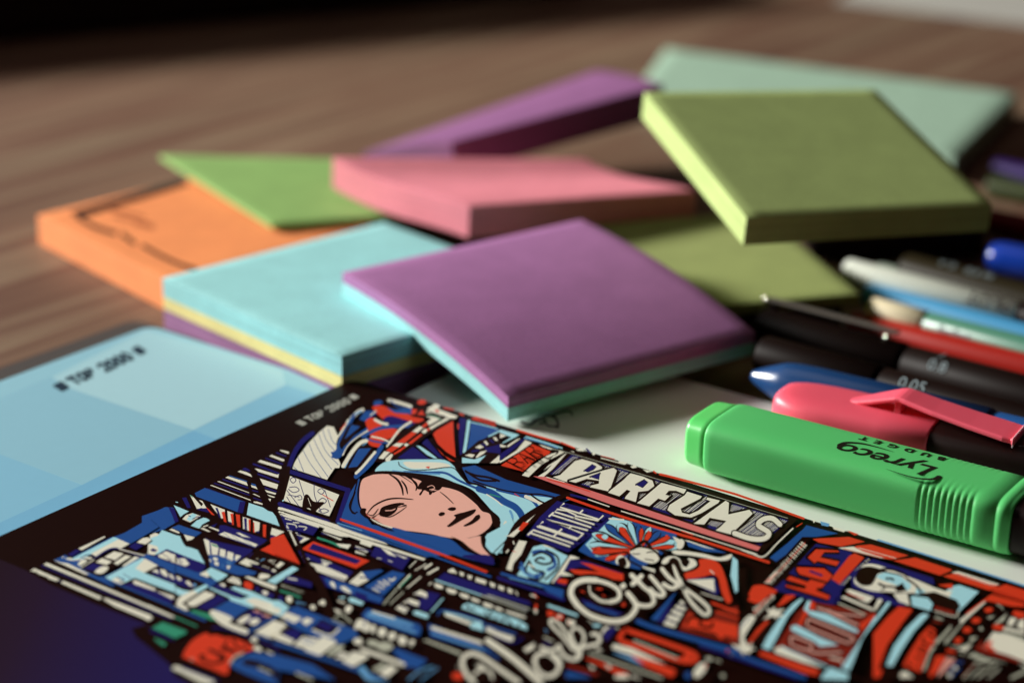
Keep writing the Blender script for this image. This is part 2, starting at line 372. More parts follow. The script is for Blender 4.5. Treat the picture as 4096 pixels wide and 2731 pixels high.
ART = """@E 600 1800 3.7333
f W 1940,0 1950,-8 2070,20 2078,40 2060,52 1960,14
s N 20 1890,38 2030,88
f W 1780,85 1815,68 2008,138 2002,160 1985,166
s N 20 1730,120 1980,205
f W 1608,172 1650,143 1963,240 1965,268 1950,278
s N 26 1545,205 1920,345
f W 1565,272 1610,275 1900,365 1925,350 1915,412 1620,320
s N 26 1615,355 1920,470
f W 1640,420 1915,510 1895,580 1690,515
s N 20 1720,560 1885,615
f W 1715,590 1885,640 1870,662 1745,628
f W 1745,658 1870,695 1850,708 1790,690
f W 1765,720 1808,725 1795,765
F N 1380,290 1420,262 1480,290 1488,318
f W 1308,318 1350,302 1440,325 1500,355 1525,400
s B 16 1190,382 1445,465
f W 1125,408 1165,388 1440,475 1462,530
s N 20 1090,435 1460,560
f W 1003,465 1030,460 1480,630 1480,640
s N 16 960,492 1480,668
f W 895,522 925,520 1500,738 1508,755
f B 1510,490 1575,510 1590,545 1520,520
f W 1505,520 1580,540 1608,582 1520,552
s N 18 1530,600 1610,620
f W 1530,652 1560,650 1635,688 1645,702
s N 18 1545,712 1660,750
f W 1545,765 1600,765 1680,795 1680,815 1550,782
f B 668,640 820,562 870,572 1420,770 1385,935 1310,925 690,690
f N 1345,765 1425,772 1385,942 1305,925
s N 8 820,562 1420,770
f C 1475,785 1690,855 1760,905 1830,925 1880,990 1935,1135 1560,1005 1445,965
s N 60 1935,800 2250,905
s W 18 1918,874 2250,990
f N 1940,960 2250,1080 2250,1265 2040,1190
f W 1935,955 1962,945 2250,1050 2250,1085 1965,985
f W 2010,1040 2095,1070 2100,1088 2040,1090
F W 2120,1080 2200,1120 2180,1140 2120,1115
F W 2040,1110 2095,1125 2110,1160 2050,1165
F W 2150,1150 2230,1180 2225,1200 2150,1190
s W 10 2060,1195 2200,1240
f W 595,665 640,690 770,840 795,800 730,745 780,755 845,865 700,875
s G 12 605,675 638,700
f N 478,712 542,705 612,862 556,862
f N 700,888 760,862 865,882 885,935
f R 830,845 880,882 968,972 920,962
f W 900,805 1120,890 1110,1010 1070,1020 960,890
f N 975,860 1010,860 1060,1000 1035,1012
f R 1068,925 1112,915 1142,1080 1105,1065
f W 1155,905 1245,940 1240,1090 1170,1060
f R 1200,950 1242,945 1252,1118 1225,1112
s N 14 1172,1075 1215,1100
f R 1280,955 1342,968 1350,1155 1305,1140
f W 1385,995 1500,1030 1495,1210 1390,1170
f N 1403,1010 1445,1022 1450,1195 1415,1185
f R 1470,1035 1502,1035 1498,1212 1478,1205
f W 1540,1050 1640,1080 1630,1205 1560,1225
f R 1542,1075 1556,1080 1564,1235 1543,1225
f N 1575,1218 1635,1200 1628,1240
f R 1685,1110 1737,1115 1728,1302 1688,1290
f W 1820,1160 1998,1215 1990,1268 1900,1290 1800,1258
f N 1800,1265 1890,1290 1798,1340
f B -120,985 110,905 230,850 350,860 420,1060 200,1190 -120,1280
f N 275,855 362,870 428,1062 372,1085 335,980
f C 355,822 580,915 500,960 455,1000
s C 10 385,775 415,780
f W 485,1030 540,970 640,940 755,985 600,1078
f C 545,1035 600,968 640,942 700,965 640,1040 592,1062
s N 14 640,1030 705,995 750,1000
s N 12 575,975 605,990
f C 610,1130 700,1050 800,1008 850,1020 895,1050 780,1110 740,1170
s W 14 800,1142 865,1122
f W 750,1168 790,1158 905,1215 870,1220
f N 910,1130 1010,1095 955,1155
f W 870,1150 905,1145 1055,1200 1030,1216
f N 1040,1125 1110,1120 1750,1340 1600,1478 1020,1262
f W 1030,1260 1110,1220 1250,1270 1400,1330 1610,1410 1570,1445 1400,1380 1100,1285
s B 6 1090,1225 1190,1310
s B 6 1220,1265 1330,1350
s B 6 1400,1330 1540,1440
f W 1285,1235 1340,1235 1500,1310 1380,1290
f B 320,1160 430,1115 770,1232 680,1292 520,1262 450,1215
f W 285,1190 330,1172 445,1228 430,1245
f W 505,1260 668,1302 570,1385
f W 760,1340 772,1450 720,1435 690,1455 632,1420
f W 0,1270 80,1235 168,1270 60,1325 0,1322
f W 20,1365 120,1300 250,1290 160,1345 0,1430
s W 7 0,1475 200,1365 280,1310
@I 600 2150 3.7333
f C -30,20 120,-30 180,-112 405,-30 470,-20 540,80 560,130 610,150 710,185 820,390 250,180 130,240 60,260 -30,240
f W -30,90 110,130 130,200 60,262 -30,245
f N 0,180 50,160 108,190 80,215 20,205
f N 40,290 250,170 810,390 835,440 720,530 100,300
f W 120,275 220,215 370,250 420,310 520,310 590,395 530,428 350,370 150,300
s N 10 170,255 300,350
s N 10 260,230 470,400
s N 14 400,290 480,370
f K 770,0 790,60 930,400 880,440 720,150 640,120 560,130 500,60
s K 34 470,-10 560,125 720,10
s K 44 560,115 740,165
f N 830,0 870,30 1540,180 1480,260 1330,350 1200,430 1200,520 900,420 870,250
f B 880,260 1360,290 1250,400 1600,520 1540,560 1300,560 900,430
f W 800,25 830,20 890,55 895,262 865,255
f W 905,75 1000,110 1025,150 1008,262 925,255
f G 905,110 940,95 1025,132 1010,150
f W 1048,165 1130,190 1120,300 1035,270
f W 1158,205 1250,235 1235,350 1145,310
f W 1280,255 1360,275 1290,350 1265,330
s B 9 890,60 905,260
F W 950,295 1010,310 1000,345 945,335
F W 960,365 1020,370 1020,420 970,405
F W 885,320 915,340 905,370
F W 1145,425 1205,430 1165,475
s D 10 1145,360 1210,375
s D 10 1160,400 1200,410
s D 8 1080,400 1095,440
f R 1640,190 1990,0 2012,0 2225,412 2200,425
s K 26 1560,175 1990,-60
s K 40 1600,190 2230,430
f K 1240,400 1500,230 1620,200 2030,360 1900,470 1640,400 1400,420
f W 1330,380 1430,312 1620,385 1620,405 1470,375 1530,420 1460,430
s N 14 1530,410 1760,500 1850,530
s N 14 1480,290 1530,240
f W 1585,325 1620,310 1600,330
s D 12 1650,350 1710,320
s W 9 1770,345 1820,370 1860,400
s W 9 1790,340 1870,350
f W 1870,430 1950,360 2010,390 1920,458
s W 9 1680,425 1780,460
F W 1815,490 1850,475 1885,500 1850,515
f C 1745,655 2130,430 2220,470 1870,695
f W 1410,590 1470,580 1640,640 1890,730 1870,785 1650,700
F W 1620,590 1660,540 1780,560 1770,600 1650,625
F R 1405,680 1440,655 1530,690 1520,775 1470,775 1410,740
f N 1580,730 1630,740 1620,820 1570,800
f N 1650,770 1860,850 1830,920 1660,860
F W 1680,800 1760,810 1745,860 1690,845
f N 1920,860 1990,880 1990,985 1915,960
F W 2040,905 2100,900 2130,950 2080,975 2040,940
s D 10 2190,960 2220,1000
s G 14 1950,800 2240,910
s S 8 1960,720 2240,830
f W 1145,645 1230,585 1330,620 1360,680 1350,715
s N 8 1190,610 1345,660
F W 1030,715 1080,685 1130,715 1100,740
f N 930,740 1010,690 1140,760 1210,780 1420,880 1300,905 1100,820
f C 1200,760 1260,735 1500,800 2070,1050 1950,1165 1560,1030 1540,1060 1200,940 1180,900 880,760 900,745 1250,890 1370,920 1490,875 1380,840
f W 1420,935 1560,900 1900,1010 1990,1060 1900,1165 1560,1030
f W 730,550 840,500 930,540 860,600
f C 840,500 910,450 1165,560 1080,625 1000,660 900,580
f B -30,250 40,290 720,530 840,480 730,560 980,640 1010,660 890,760 800,700 820,690 130,440 -30,360
f W -30,360 110,430 0,485 -30,480
f K 0,490 130,430 820,680 620,800 500,790 0,590
f N 20,520 130,470 690,700 640,760 500,740 60,570
f W 30,505 100,475 140,545
f W 150,475 230,490 280,590 220,580 170,540
f W 275,540 330,560 370,630 320,615
f W 380,580 440,590 480,640 430,645
f W 520,660 580,650 650,740 580,720
F D 650,700 680,690 690,720 660,735
f C -30,560 0,570 500,790 625,810 530,870 410,860 -30,710
f W 470,870 830,705 880,730 560,930 500,990 580,1080 540,1095 355,1010 400,940
f C 640,790 830,700 880,730 720,830
f W 0,720 -30,700 -30,780 60,815 100,780
f W 60,815 250,830 380,905 350,930 80,830
f N -30,790 90,840 350,935 320,1000 260,990 -30,880
f K 470,990 820,770 1190,920 900,1100 800,1130
f N 700,1050 1020,860 1150,930 870,1090
f W 555,975 820,805 960,850 950,880 660,1035 570,1020
f B 930,1080 1180,940 1500,1050 1240,1220 1200,1200
F W 890,1130 960,1090 1210,1190 1220,1240 1190,1280 1480,1390 1460,1430 1400,1440 1100,1320 980,1230
f G 600,1085 680,1090 890,1150 1000,1250 900,1230 620,1120
s B 34 330,1040 820,1240
s W 26 -30,1020 350,1190
s G 20 370,1190 700,1330
f K 1210,1250 1530,1050 1840,1170 1560,1350
f N 1290,1250 1550,1080 1800,1180 1550,1320
F W 1300,1260 1430,1170 1500,1190 1380,1290
F W 1475,1270 1560,1210 1640,1240 1560,1310
s A 30 1560,1100 1640,1120
s A 30 1690,1160 1790,1185
F W 1950,1210 2040,1150 2250,1200 2250,1290 2180,1300
f W 1570,1420 1860,1260 2090,1350 1830,1510 1790,1510
f N 1860,1500 2130,1360 2250,1400 2250,1520 
s B 40 1480,1400 1900,1180 2100,1060 2250,1130
s B 30 1560,1450 1800,1540
F W 1510,1520 1560,1480 1600,1500 1600,1560
f G 50,1350 180,1270 520,1400 540,1420 380,1500
s N 18 0,1410 360,1540
@G 100 2150 3.7333
f N 640,260 760,185 840,200 700,290
f W 795,172 1190,-15 1200,0 850,195
f B 1320,0 1480,-60 1860,-280 2000,-150 1700,30 1560,105
f C 700,320 1320,0 1380,15 1400,30 820,350 700,350
f W 985,245 1400,30 1560,100 1430,170 1320,165 1060,290
s B 14 1300,5 730,300
f B 430,345 600,265 720,350 900,320 820,470 
F W 545,300 580,290 575,310
F W 600,320 680,310 720,335 820,320 850,335 700,350
F W 790,400 860,335 930,355 830,425
f W 840,300 990,300 1010,320 960,335
s N 12 830,310 960,260 1050,320
s N 22 1060,300 1340,165 1740,300
s W 14 1400,175 1770,270 1840,240
f W 1670,80 1760,15 1840,5 1890,45 1800,110
f N 1550,140 1650,80 1770,125 1660,195
f K 850,480 1130,300 1370,190 1600,260 1300,480 1060,600
f W 1185,300 1330,215 1475,245 1350,345
f W 1060,375 1150,315 1300,365 1220,418
f N 880,470 1010,390 1180,430 1030,510
F W 1040,520 1150,440 1250,460 1150,545
f W 1325,390 1500,270 1590,290 1380,415
f W 1445,435 1640,290 1715,310 1500,440
s W 12 820,465 1030,340
s B 16 860,490 1160,600 1740,300
f B 1740,300 1830,250 2240,420 2240,560 2000,420 1760,320
f C 1200,600 1750,310 1980,420 1780,535 2240,710 2240,830 1640,610 1430,720 1350,700
f W 1645,470 1790,320 1985,425 1780,535
f W 1290,640 1370,600 1500,690 1400,705
s N 16 1380,600 1480,640 1400,680
s N 10 1470,550 1600,630
f K 1400,715 1640,615 2260,840 2260,1010 2180,1010
f N 1450,715 1640,680 2200,920 2220,960 2150,1000
f W 1610,660 1650,645 1950,770 1940,805 1630,700
f W 1950,800 2220,880 2230,910 2190,925
f W 1990,275 2110,210 2240,270 2240,370
s N 8 2040,240 2200,350
s B 24 1160,610 2250,1060
f B 800,440 860,490 1200,640 1350,730 1300,740 780,500
f W 425,348 560,385 640,395 960,555 900,560
f W 275,410 330,385 2220,1180 2240,1205 2180,1200
s N 20 250,430 2180,1230
f W 80,505 140,470 520,635 470,660 350,620 340,600 200,550 180,525
s N 10 500,660 560,665
f W 535,685 570,655 1150,900 1115,935
f W 1170,930 1200,910 1880,1170 1905,1220 1835,1250 1780,1215 1330,1030
@S 500 2350 3.92
f G 420,640 600,555 960,690 970,720 790,805
s N 14 370,640 760,830
F G 450,800 620,870 640,905 590,920
s N 26 1380,640 1600,660 2000,790
F R 905,1090 960,960 1080,820 1270,720 1330,760 1430,750 1560,790 1700,800 1960,900 2010,980 1750,1060 1640,1180 1600,1370 1350,1280 950,1120
s K 46 1240,1080 1180,1090 1250,1160 1400,1200 1530,1160 1560,1120 1480,1110
s Z 30 1300,980 1500,1090
s K 34 1340,980 1560,1080
s K 34 1500,960 1740,1030
s K 34 1600,850 1560,940 1700,990
s K 34 1690,820 1780,960 1900,960
s Z 24 1850,870 1950,940
F S 1020,1120 1050,1150 1080,1140
s S 30 1650,1200 1720,1100 1850,1040
F W 1970,830 2020,790 2060,840 2020,870
F W 2010,960 2070,920 2150,990 2090,1010
F B 1690,1260 1800,1120 2000,1030 2200,1050 2400,1120 2400,1494 2300,1520
f K 1830,1180 1900,1130 2050,1150 2400,1290 2400,1500 2290,1380 2050,1260 1880,1230
s S 26 2100,1270 2290,1350
f W 2200,985 2400,1080 2400,1110 2220,1020
f W 730,1275 800,1230 900,1270 1400,1480 1380,1530 1200,1510
s N 30 900,1265 1450,1480
s S 20 740,1280 1250,1494
f W 2045,705 2352,520 2352,720 2260,800
s N 30 2120,850 2420,980
@F 1000 1500 2.24
s N 42 560,530 470,600 400,700 350,830
s N 38 345,868 870,1035
s K 36 300,1130 345,840
F K 690,455 750,455 790,500 780,560 700,470
f W 380,845 400,790 430,740 520,620 620,520 690,462 750,472 790,560 775,620 775,720 810,800 800,840 760,840 690,945
s B 5 650,495 690,600 770,700
s B 5 615,535 680,690 790,810
s B 5 570,580 640,720 730,850
s B 5 530,625 590,760 700,920
s B 5 475,680 540,800 640,930
s B 5 430,745 480,870
s B 5 390,830 430,865
s B 5 700,490 740,600 790,640
F B 725,700 760,690 795,640 830,700 800,750 760,755
f W 360,912 800,1080 710,1272 300,1132
s N 7 358,945 385,975 412,950 390,925 360,940
s N 7 345,1030 390,1060 440,1040 410,1010 355,1015
s N 7 605,1050 640,1075 665,1050 640,1025 610,1040
s N 7 610,1140 650,1165 685,1135 650,1110 615,1135
s N 7 615,1225 660,1245 705,1225 660,1205 618,1222
s N 6 400,1105 450,1085 465,1120 430,1125
s N 6 440,950 475,1060 490,1100 540,1140
s N 6 575,985 580,1090 640,1240
s N 6 670,1040 720,1190
s N 6 330,1040 440,1185
s N 6 330,1100 360,1150
s N 6 340,1080 440,1100
s R 7 650,1080 745,1135
F K 470,1205 485,1095 520,1080 570,1140 665,1150 600,1215 575,1250 530,1200
s W 4 520,1110 545,1180
s N 46 880,1040 790,1320
s N 30 280,1180 700,1320
s K 14 810,1090 735,1300
f W 255,1190 290,1195 770,1345 1200,1505 1240,1530 1000,1465 250,1205
s W 6 260,1240 300,1235
s C 12 300,1130 295,1135
f B 980,405 1030,330 1120,330 1150,345 1030,425
F B 1110,250 1160,235 1190,260 1120,285
s W 30 905,400 960,345 1010,320
s D 16 1000,330 930,370 870,450
s W 16 880,410 830,500 790,560
s R 9 860,440 810,500
s B 26 930,370 880,470 820,560 790,660 800,740
s W 22 1060,500 960,560 870,640 830,720
s B 22 1080,470 930,570 860,640 800,740 740,740
F R 1035,425 1085,390 1160,420 1180,500 1090,560 1050,480
F K 800,640 830,560 900,445 1000,470 960,520 850,640
f B 848,585 908,455 985,470 975,480
s W 34 835,825 920,690 1000,610 1100,590
s D 8 850,840 940,700 1040,620
F K 860,850 950,680 1020,640 1110,650 1000,860 
f B 880,840 975,668 1085,665 960,830
F R 1170,280 1260,310 1420,360 1500,410 1460,440 1250,440 1100,310
F R 1060,590 1150,500 1300,490 1330,540 1200,600 1160,655 1080,640
f B 1220,300 1300,320 1450,300 1460,360 1300,350
s W 28 1245,235 1330,255 1440,290
s B 12 1260,235 1320,290 1440,310
F N 1195,410 1260,375 1400,415 1490,450 1400,480 1270,470
s B 30 1010,560 1150,490 1300,470 1450,470
s W 24 1120,410 1180,440 1230,450
f R 1160,520 1270,490 1320,520 1260,575 1120,570
s W 14 1090,560 1180,580 1250,610
s B 16 1020,560 1100,600 1230,620
s B 40 1180,650 1080,800 950,920
s W 24 1120,700 1010,830 950,890
s W 20 1440,430 1340,500 1230,650
s R 16 1100,300 1170,330 1230,330
s W 10 1080,370 1130,330
F R 1500,250 1535,228 1575,240 1570,265 1530,275 1505,265
@B 1500 1500 4.48
f K -20,1580 450,1050 700,900 960,800 660,770 640,740 800,570 1000,560 1480,690 1500,780 1400,850 900,1130 420,1580
f R 660,620 760,640 720,720 650,730
f R 750,730 850,640 860,700 910,740
f R 640,760 860,800 880,830 760,880
f W 60,1510 170,1385 270,1400 150,1525
f R 195,1370 330,1280 440,1310 290,1410
f W 310,1285 390,1235 515,1245 440,1310
f R 390,1230 660,1035 750,1060 530,1240
f W 665,1030 800,935 865,960 760,1055
f R 830,940 920,870 960,900 880,965
f W 930,860 1010,800 910,755 1000,760 1180,790 1120,840 970,920
f W 190,1510 290,1430 325,1450 280,1530 270,1568 190,1568
f R 325,1430 520,1300 590,1280 460,1385 345,1450
f W 510,1270 560,1240 612,1265 560,1305
f R 590,1240 820,1070 850,1095 640,1262
f W 830,1040 900,980 950,1010 890,1072
f R 920,990 960,960 990,990 950,1032
f W 970,960 1270,790 1342,805 1130,920 1000,1000
f W 915,700 950,610 1050,560 1160,640 1480,760 1440,800 1340,800 1150,730 1060,700
s W 60 1070,565 1130,580
s K 12 930,640 1080,720 1250,760
s G 14 940,740 1080,760 1200,850
f R 1065,640 1140,645 1140,700 1095,680
f R 1400,840 1412,1100 1445,1500 1280,1400 1120,1250 1040,1080 1090,1020
f R 1110,1330 1200,1440 1440,1575 1330,1550
f N 1520,785 1635,810 1600,1100 1565,1430 1520,1460 1500,1100
s R 24 1490,900 1490,980
f B 1720,860 2230,1005 1990,1140 1640,1400 1690,1150
s C 56 1680,850 1640,1150 1600,1400
s C 18 1700,860 1960,920 2190,985
s C 26 2240,1020 2040,1120
f N 400,1510 670,1310 740,1340 880,1460 1000,1535 600,1535
f C 740,1290 800,1290 940,1380 1120,1515 1060,1515 930,1450
f N 840,1240 930,1160 1050,1310 1250,1545 1130,1490
s R 26 1240,610 1400,640
s R 30 1520,715 1580,740
s R 34 1750,800 1990,870 2150,925
f K 1555,1450 1850,1200 2260,1050 2260,1600 1555,1600
f W 1790,1320 1880,1270 1950,1312 1880,1345
f W 1945,1215 1990,1200 2035,1262 2000,1282
f W 2110,1140 2165,1135 2205,1195 2160,1200
s N 34 1740,1390 1850,1370
s N 34 1920,1260 1980,1290
s N 34 2070,1190 2120,1230
f N 1960,1330 2250,1260 2250,1430 2000,1400
f W 1610,1462 1700,1432 1792,1452 1740,1502
f W 1800,1500 1880,1400 2010,1370 1950,1430 1830,1505
f C 1560,1500 1780,1535 1990,1460 1850,1600 1560,1600
f W 2060,1600 2250,1440 2250,1560 2200,1600
@F 1000 1500 2.24
f B 1900,840 2016,820 2300,950 2900,1120 2740,1170 2250,1080 2040,1000 1960,960
s K 18 1930,870 2060,950 2200,960
s K 20 1940,880 2020,910 2140,930 2230,960
f B 820,1280 900,1060 980,930 1010,1240 1090,1350 1300,1400 1500,1440 1750,1490 1940,1610 1600,1640 820,1330
F C 1130,885 1190,800 1330,772 1560,768 1740,772 1830,830 1880,895 1960,975 2100,1005 2250,1045 2390,1085 2560,1095 2725,1125 2640,1200 2540,1300 2450,1430 2370,1520 2290,1600 2130,1590 2120,1480 2210,1400 2240,1300 2160,1220 2080,1130 1990,1040 1850,980 1650,920 1400,885
F W 1380,790 1500,790 1700,795 1800,825 1700,845 1600,850 1450,850 1390,820
F R 1575,835 1610,832 1600,850
s B 20 1380,880 1600,885 1750,890 1880,960 2040,1030 2160,1070
s D 14 1280,870 1450,890 1700,900
s B 60 2050,1030 2170,1070 2270,1140 2380,1200 2440,1290 2420,1390 2350,1470
s B 26 2216,1040 2400,1085 2520,1130 2575,1190
s W 30 2470,1100 2560,1140 2610,1160
s W 10 2120,1080 2200,1130 2260,1180
s G 10 2150,1080 2240,1105
s R 7 2370,1075 2410,1100
s D 20 2330,1230 2350,1300 2300,1400
s W 22 2290,1330 2250,1420 2230,1530
s K 8 1330,790 1350,830 1450,865 1600,860 1750,840 1830,850 1900,930 1960,985 2020,980
s K 18 1840,830 1900,920 1960,975 2030,990 2110,1020
s K 12 2000,960 2150,1010 2300,1050 2480,1075 2600,1080 2740,1110
s K 14 2510,1080 2580,1130 2640,1160
F P 1000,960 1060,920 1160,893 1300,888 1450,900 1600,950 1750,1010 1880,1040 1960,1080 2030,1150 2090,1220 2150,1260 2172,1310 2150,1370 2080,1430 2000,1462 1870,1477 1740,1462 1600,1432 1450,1412 1300,1392 1180,1342 1090,1290 1020,1260 990,1180 980,1080
s W 12 1080,1300 1180,1352 1290,1385
s K 13 990,950 968,1060 980,1180 1040,1260 1100,1325 1250,1400 1500,1428 1700,1462 1880,1490 2020,1474 2120,1424 2178,1350 2182,1290
s K 10 960,960 930,1080 890,1180 920,1250 960,1240
s K 12 940,1060 900,1200 940,1255
F K 1000,920 1100,880 1250,872 1500,893 1700,925 1850,985 1950,1055 2060,1150 2160,1225 2220,1290 2240,1390 2180,1360 2150,1260 2080,1232 2020,1165 1900,1070 1800,1030 1700,1010 1560,965 1450,935 1300,905 1150,900
f K 2170,1260 2230,1290 2245,1330 2230,1390 2190,1370
t K 20 1240,895 1320,950 1360,1020 1372,1092
t K 16 1355,955 1395,1010 1412,1080
t K 18 1270,885 1420,925 1490,1000 1485,1050
t K 12 1340,890 1480,970 1500,1030
t K 8 1200,885 1330,905 1460,985
t K 10 1430,920 1540,960 1580,1000
F K 1500,1030 1540,965 1640,950 1720,1000 1690,1045 1640,1035 1600,1060 1560,1045 1530,1088 1515,1080 1540,1040
s P 6 1590,1015 1630,1002 1655,1025 1610,1040
f K 1600,1055 1650,1045 1620,1085 1605,1085
f K 1640,1050 1680,1045 1640,1070
t K 14 1050,1255 1110,1185 1220,1130 1330,1117 1465,1128
F K 1085,1290 1150,1255 1180,1200 1260,1170 1340,1157 1385,1165 1325,1190 1318,1215 1290,1250 1240,1278 1180,1278 1150,1262 1110,1292
s P 8 1215,1228 1270,1225 1300,1212
t K 9 1160,1272 1250,1284 1330,1245 1405,1190
t K 8 1300,1200 1400,1182 1360,1175
t K 10 1045,1255 1100,1270 1150,1210
F K 985,1245 1000,1208 1040,1212 1035,1245 1070,1290 1090,1310 1030,1290
s R 4 1040,1260 1080,1290 1150,1310
t K 9 1700,1058 1760,1105 1825,1168
F K 1770,1215 1800,1198 1840,1200 1838,1220 1805,1230
F K 1688,1262 1710,1242 1742,1245 1738,1265 1705,1277
F K 1765,1366 1805,1330 1842,1290 1826,1270 1880,1250 1920,1242 2005,1216 2022,1224 1990,1262 1900,1310 1840,1345 1790,1372
F K 1915,1360 1980,1320 2025,1272 2055,1266 2055,1300 1990,1347 1930,1368
@Q 1100 2050 2.302
F P 1655,243 1780,248 1895,232 1905,300 1985,408 1900,400 1800,342 1725,280
f C 1955,210 2070,150 2140,100 2180,60 2200,120 2180,200 2120,310 2040,405 1960,310 1935,240
F B 1085,150 1280,200 1520,232 1640,275 1750,365 1880,410 1990,440 2012,470 1990,490 1700,420 1400,310 1140,215
F N 1720,415 1850,400 1990,410 2015,450 2000,495 1850,458
s K 26 1905,240 1925,330 2020,430
t K 10 1620,235 1720,285 1850,395
f R 600,65 1000,200 1500,375 1965,555 1940,568 1500,400 1000,228 598,85
s B 16 580,108 1000,252 1500,430 1985,605
s D 8 575,112 800,180
s B 14 590,130 1000,275 1400,420
f W 40,0 400,112 780,245 1385,438 1370,455 900,312 350,122 30,8
f N 50,30 410,140 350,225 130,160
f W 45,25 120,40 410,140 400,155 80,50
s W 9 95,70 150,85
s W 9 170,105 220,110
s W 9 110,115 180,125 200,150
s W 9 220,140 290,150 270,175
f W 130,190 320,255 190,320
f N 165,205 270,245 200,310
f R -40,250 80,212 232,490 -40,380
f W 460,150 640,210 700,240 600,235 440,185
s N 12 430,205 560,240
f W 420,190 450,200 620,260 600,270
s G 18 395,248 520,290 600,330
f W 560,300 700,310 670,350 600,330
f R 245,350 350,280 870,460 745,530
f N 310,350 350,300 790,455 750,490
f N 215,365 310,395 720,560 650,640 340,530 270,470
f W 245,420 320,440 280,470 440,500 670,600 660,635 330,530
F W 430,470 500,485 460,505
s W 8 430,450 520,480
s W 9 310,520 640,645
s K 34 170,200 240,350 300,480 420,620
f K 640,640 870,460 1000,500 800,700
f W 680,660 800,560 860,600 860,640 760,690
f B 800,560 960,540 1000,550 860,640
s N 12 780,610 850,620
f W 790,275 900,310 880,335 780,300
f W 740,320 860,360 850,385 750,350
f W 740,365 820,395 840,410 740,385
s N 14 740,340 880,370
f N 925,325 990,345 1250,430 1170,550 880,410
f W 975,340 1060,370 1120,425 1040,400
f W 1090,390 1225,435 1190,440
s W 6 940,435 980,440
s W 6 1040,455 1080,470
f B 1080,550 1200,580 1000,780 820,700
t W 16 1040,620 1080,640 1110,610
s W 14 1000,640 1050,675
s W 14 955,655 1020,690
s W 12 930,690 1000,715
s W 12 900,715 960,745
f N 410,590 480,600 1000,790 980,860 900,840 470,700
f B 450,620 700,680 1000,800 970,850 500,700
f D 600,700 700,720 700,760 620,720
F W 505,660 540,655 560,710 530,700
F W 600,700 650,700 705,760 640,740
s K 80 330,540 420,700 480,850 520,960
f N 100,600 150,595 340,660 340,710 80,650
s W 12 120,620 200,635
s G 16 50,735 230,795
s S 6 60,680 260,750
f N 740,740 850,780 840,840 740,800
F W 110,790 150,790 155,820 120,825
s D 8 195,835 280,860
F W 325,875 365,870 370,905 335,905
f C 680,800 720,800 820,845 800,870 680,835
s C 14 600,800 640,800
s W 12 580,830 640,850
f W 545,900 600,920 620,940 560,935
F W 650,890 690,870 710,900 680,940 650,930
s S 14 560,975 620,960 700,1030
s S 10 530,1000 640,1050
F W 400,850 450,820 460,870
f W 1130,700 1240,580 1250,600 1140,720
s W 8 1240,520 1300,460
s W 8 1290,550 1390,490
s W 18 1380,530 1440,490
s W 18 1410,580 1500,530
s G 12 1250,600 1150,700
s S 12 1000,860 1120,720
s S 10 1060,860 1180,750
s W 12 1220,710 1340,610
f N 1400,740 1520,770 1440,900 1380,930 1300,860
f W 1270,770 1340,730 1400,760 1400,805 1340,780
f W 1170,850 1240,810 1330,840 1320,880 1230,850
f W 1110,900 1150,870 1230,900 1200,945
s N 7 1290,760 1340,800
s N 7 1210,830 1270,880
s N 7 1160,870 1220,930
f C 1270,930 1310,920 1420,960 1400,995 1280,955
s C 12 1440,930 1545,810
f N 1560,570 2320,830 2320,930 1480,640
f W 1590,550 1640,530 1680,580 1600,565
f W 1700,560 1740,575 1735,605 1705,595
f W 1770,590 1815,600 1805,635 1780,625
f W 1850,615 1945,645 1940,680 1845,650
f W 1975,655 2025,675 2025,710 1985,695
f W 2055,685 2110,705 2105,740 2060,720
f W 2140,710 2185,730 2185,765 2145,750
s W 10 2215,745 2235,775
s C 12 1480,640 1900,780
s S 12 1900,780 2310,930
F W 1470,670 1540,690 1540,720 1480,705
F W 1580,715 1665,735 1660,765 1600,755
F W 1700,760 1780,780 1780,810 1720,795
F W 1810,800 1880,825 1880,845 1820,830
F W 1920,845 2000,870 2000,895 1930,880
F W 2030,885 2090,905 2090,925 2035,910
F W 2130,920 2290,970 2290,990 2150,945
s W 12 1420,680 1440,665
f C 1730,870 1780,850 2250,1010 2320,1060 2320,1100 1720,900
s K 16 1780,870 1770,890 1840,910
s K 16 1930,930 1960,970 2000,960 1970,930
s K 16 2040,970 2030,1010
s K 16 2080,980 2100,1010 2130,990 2180,1050
s K 16 2250,1040 2240,1070
f B 800,960 850,900 1330,1050 1350,1090 1330,1160 820,1000
f D 850,950 900,925 1280,1050 1260,1070
s W 16 900,930 1100,990
s D 20 850,965 1290,1120
f B 1410,1040 1500,1070 2000,1290 1970,1310 1430,1160
s W 30 1450,1080 1900,1220
s D 14 1450,1130 1920,1290
s B 16 1500,960 1560,920 1900,1020 1920,1100
s W 30 1580,960 1790,1040
f C 1800,1040 1900,1020 1920,1110 1800,1080
s C 14 1560,940 1700,970 1880,1030
f W 1940,1110 1950,1070 2200,1160 2190,1200 2150,1210
s N 16 1980,1070 2230,1150
F W 1960,1230 1990,1200 2060,1270 2160,1340 2302,1420 2302,1500 2150,1400
s W 46 1700,1440 1720,1370 1820,1340 1960,1400 2100,1480 2220,1568
s W 40 1705,1420 1760,1520 1850,1580
s W 40 1850,1400 1940,1480 1990,1560
f S 1360,1195 1400,1190 1720,1310 1700,1330
f C -20,830 40,830 130,890 60,980 -20,950
f W -20,880 60,910 40,960 -20,945
f B 60,960 200,880 740,1100 770,1160 600,1230 350,1160 120,1050
f W 50,975 110,935 250,990 180,1040
f W 240,1025 290,985 355,1010 290,1060
f W -20,1010 110,1050 20,1140 -20,1130
f N 110,1100 240,1140 200,1200 60,1150
f W 0,1150 60,1140 180,1200 150,1235 0,1180
f K 330,1090 430,1000 580,1070 520,1140
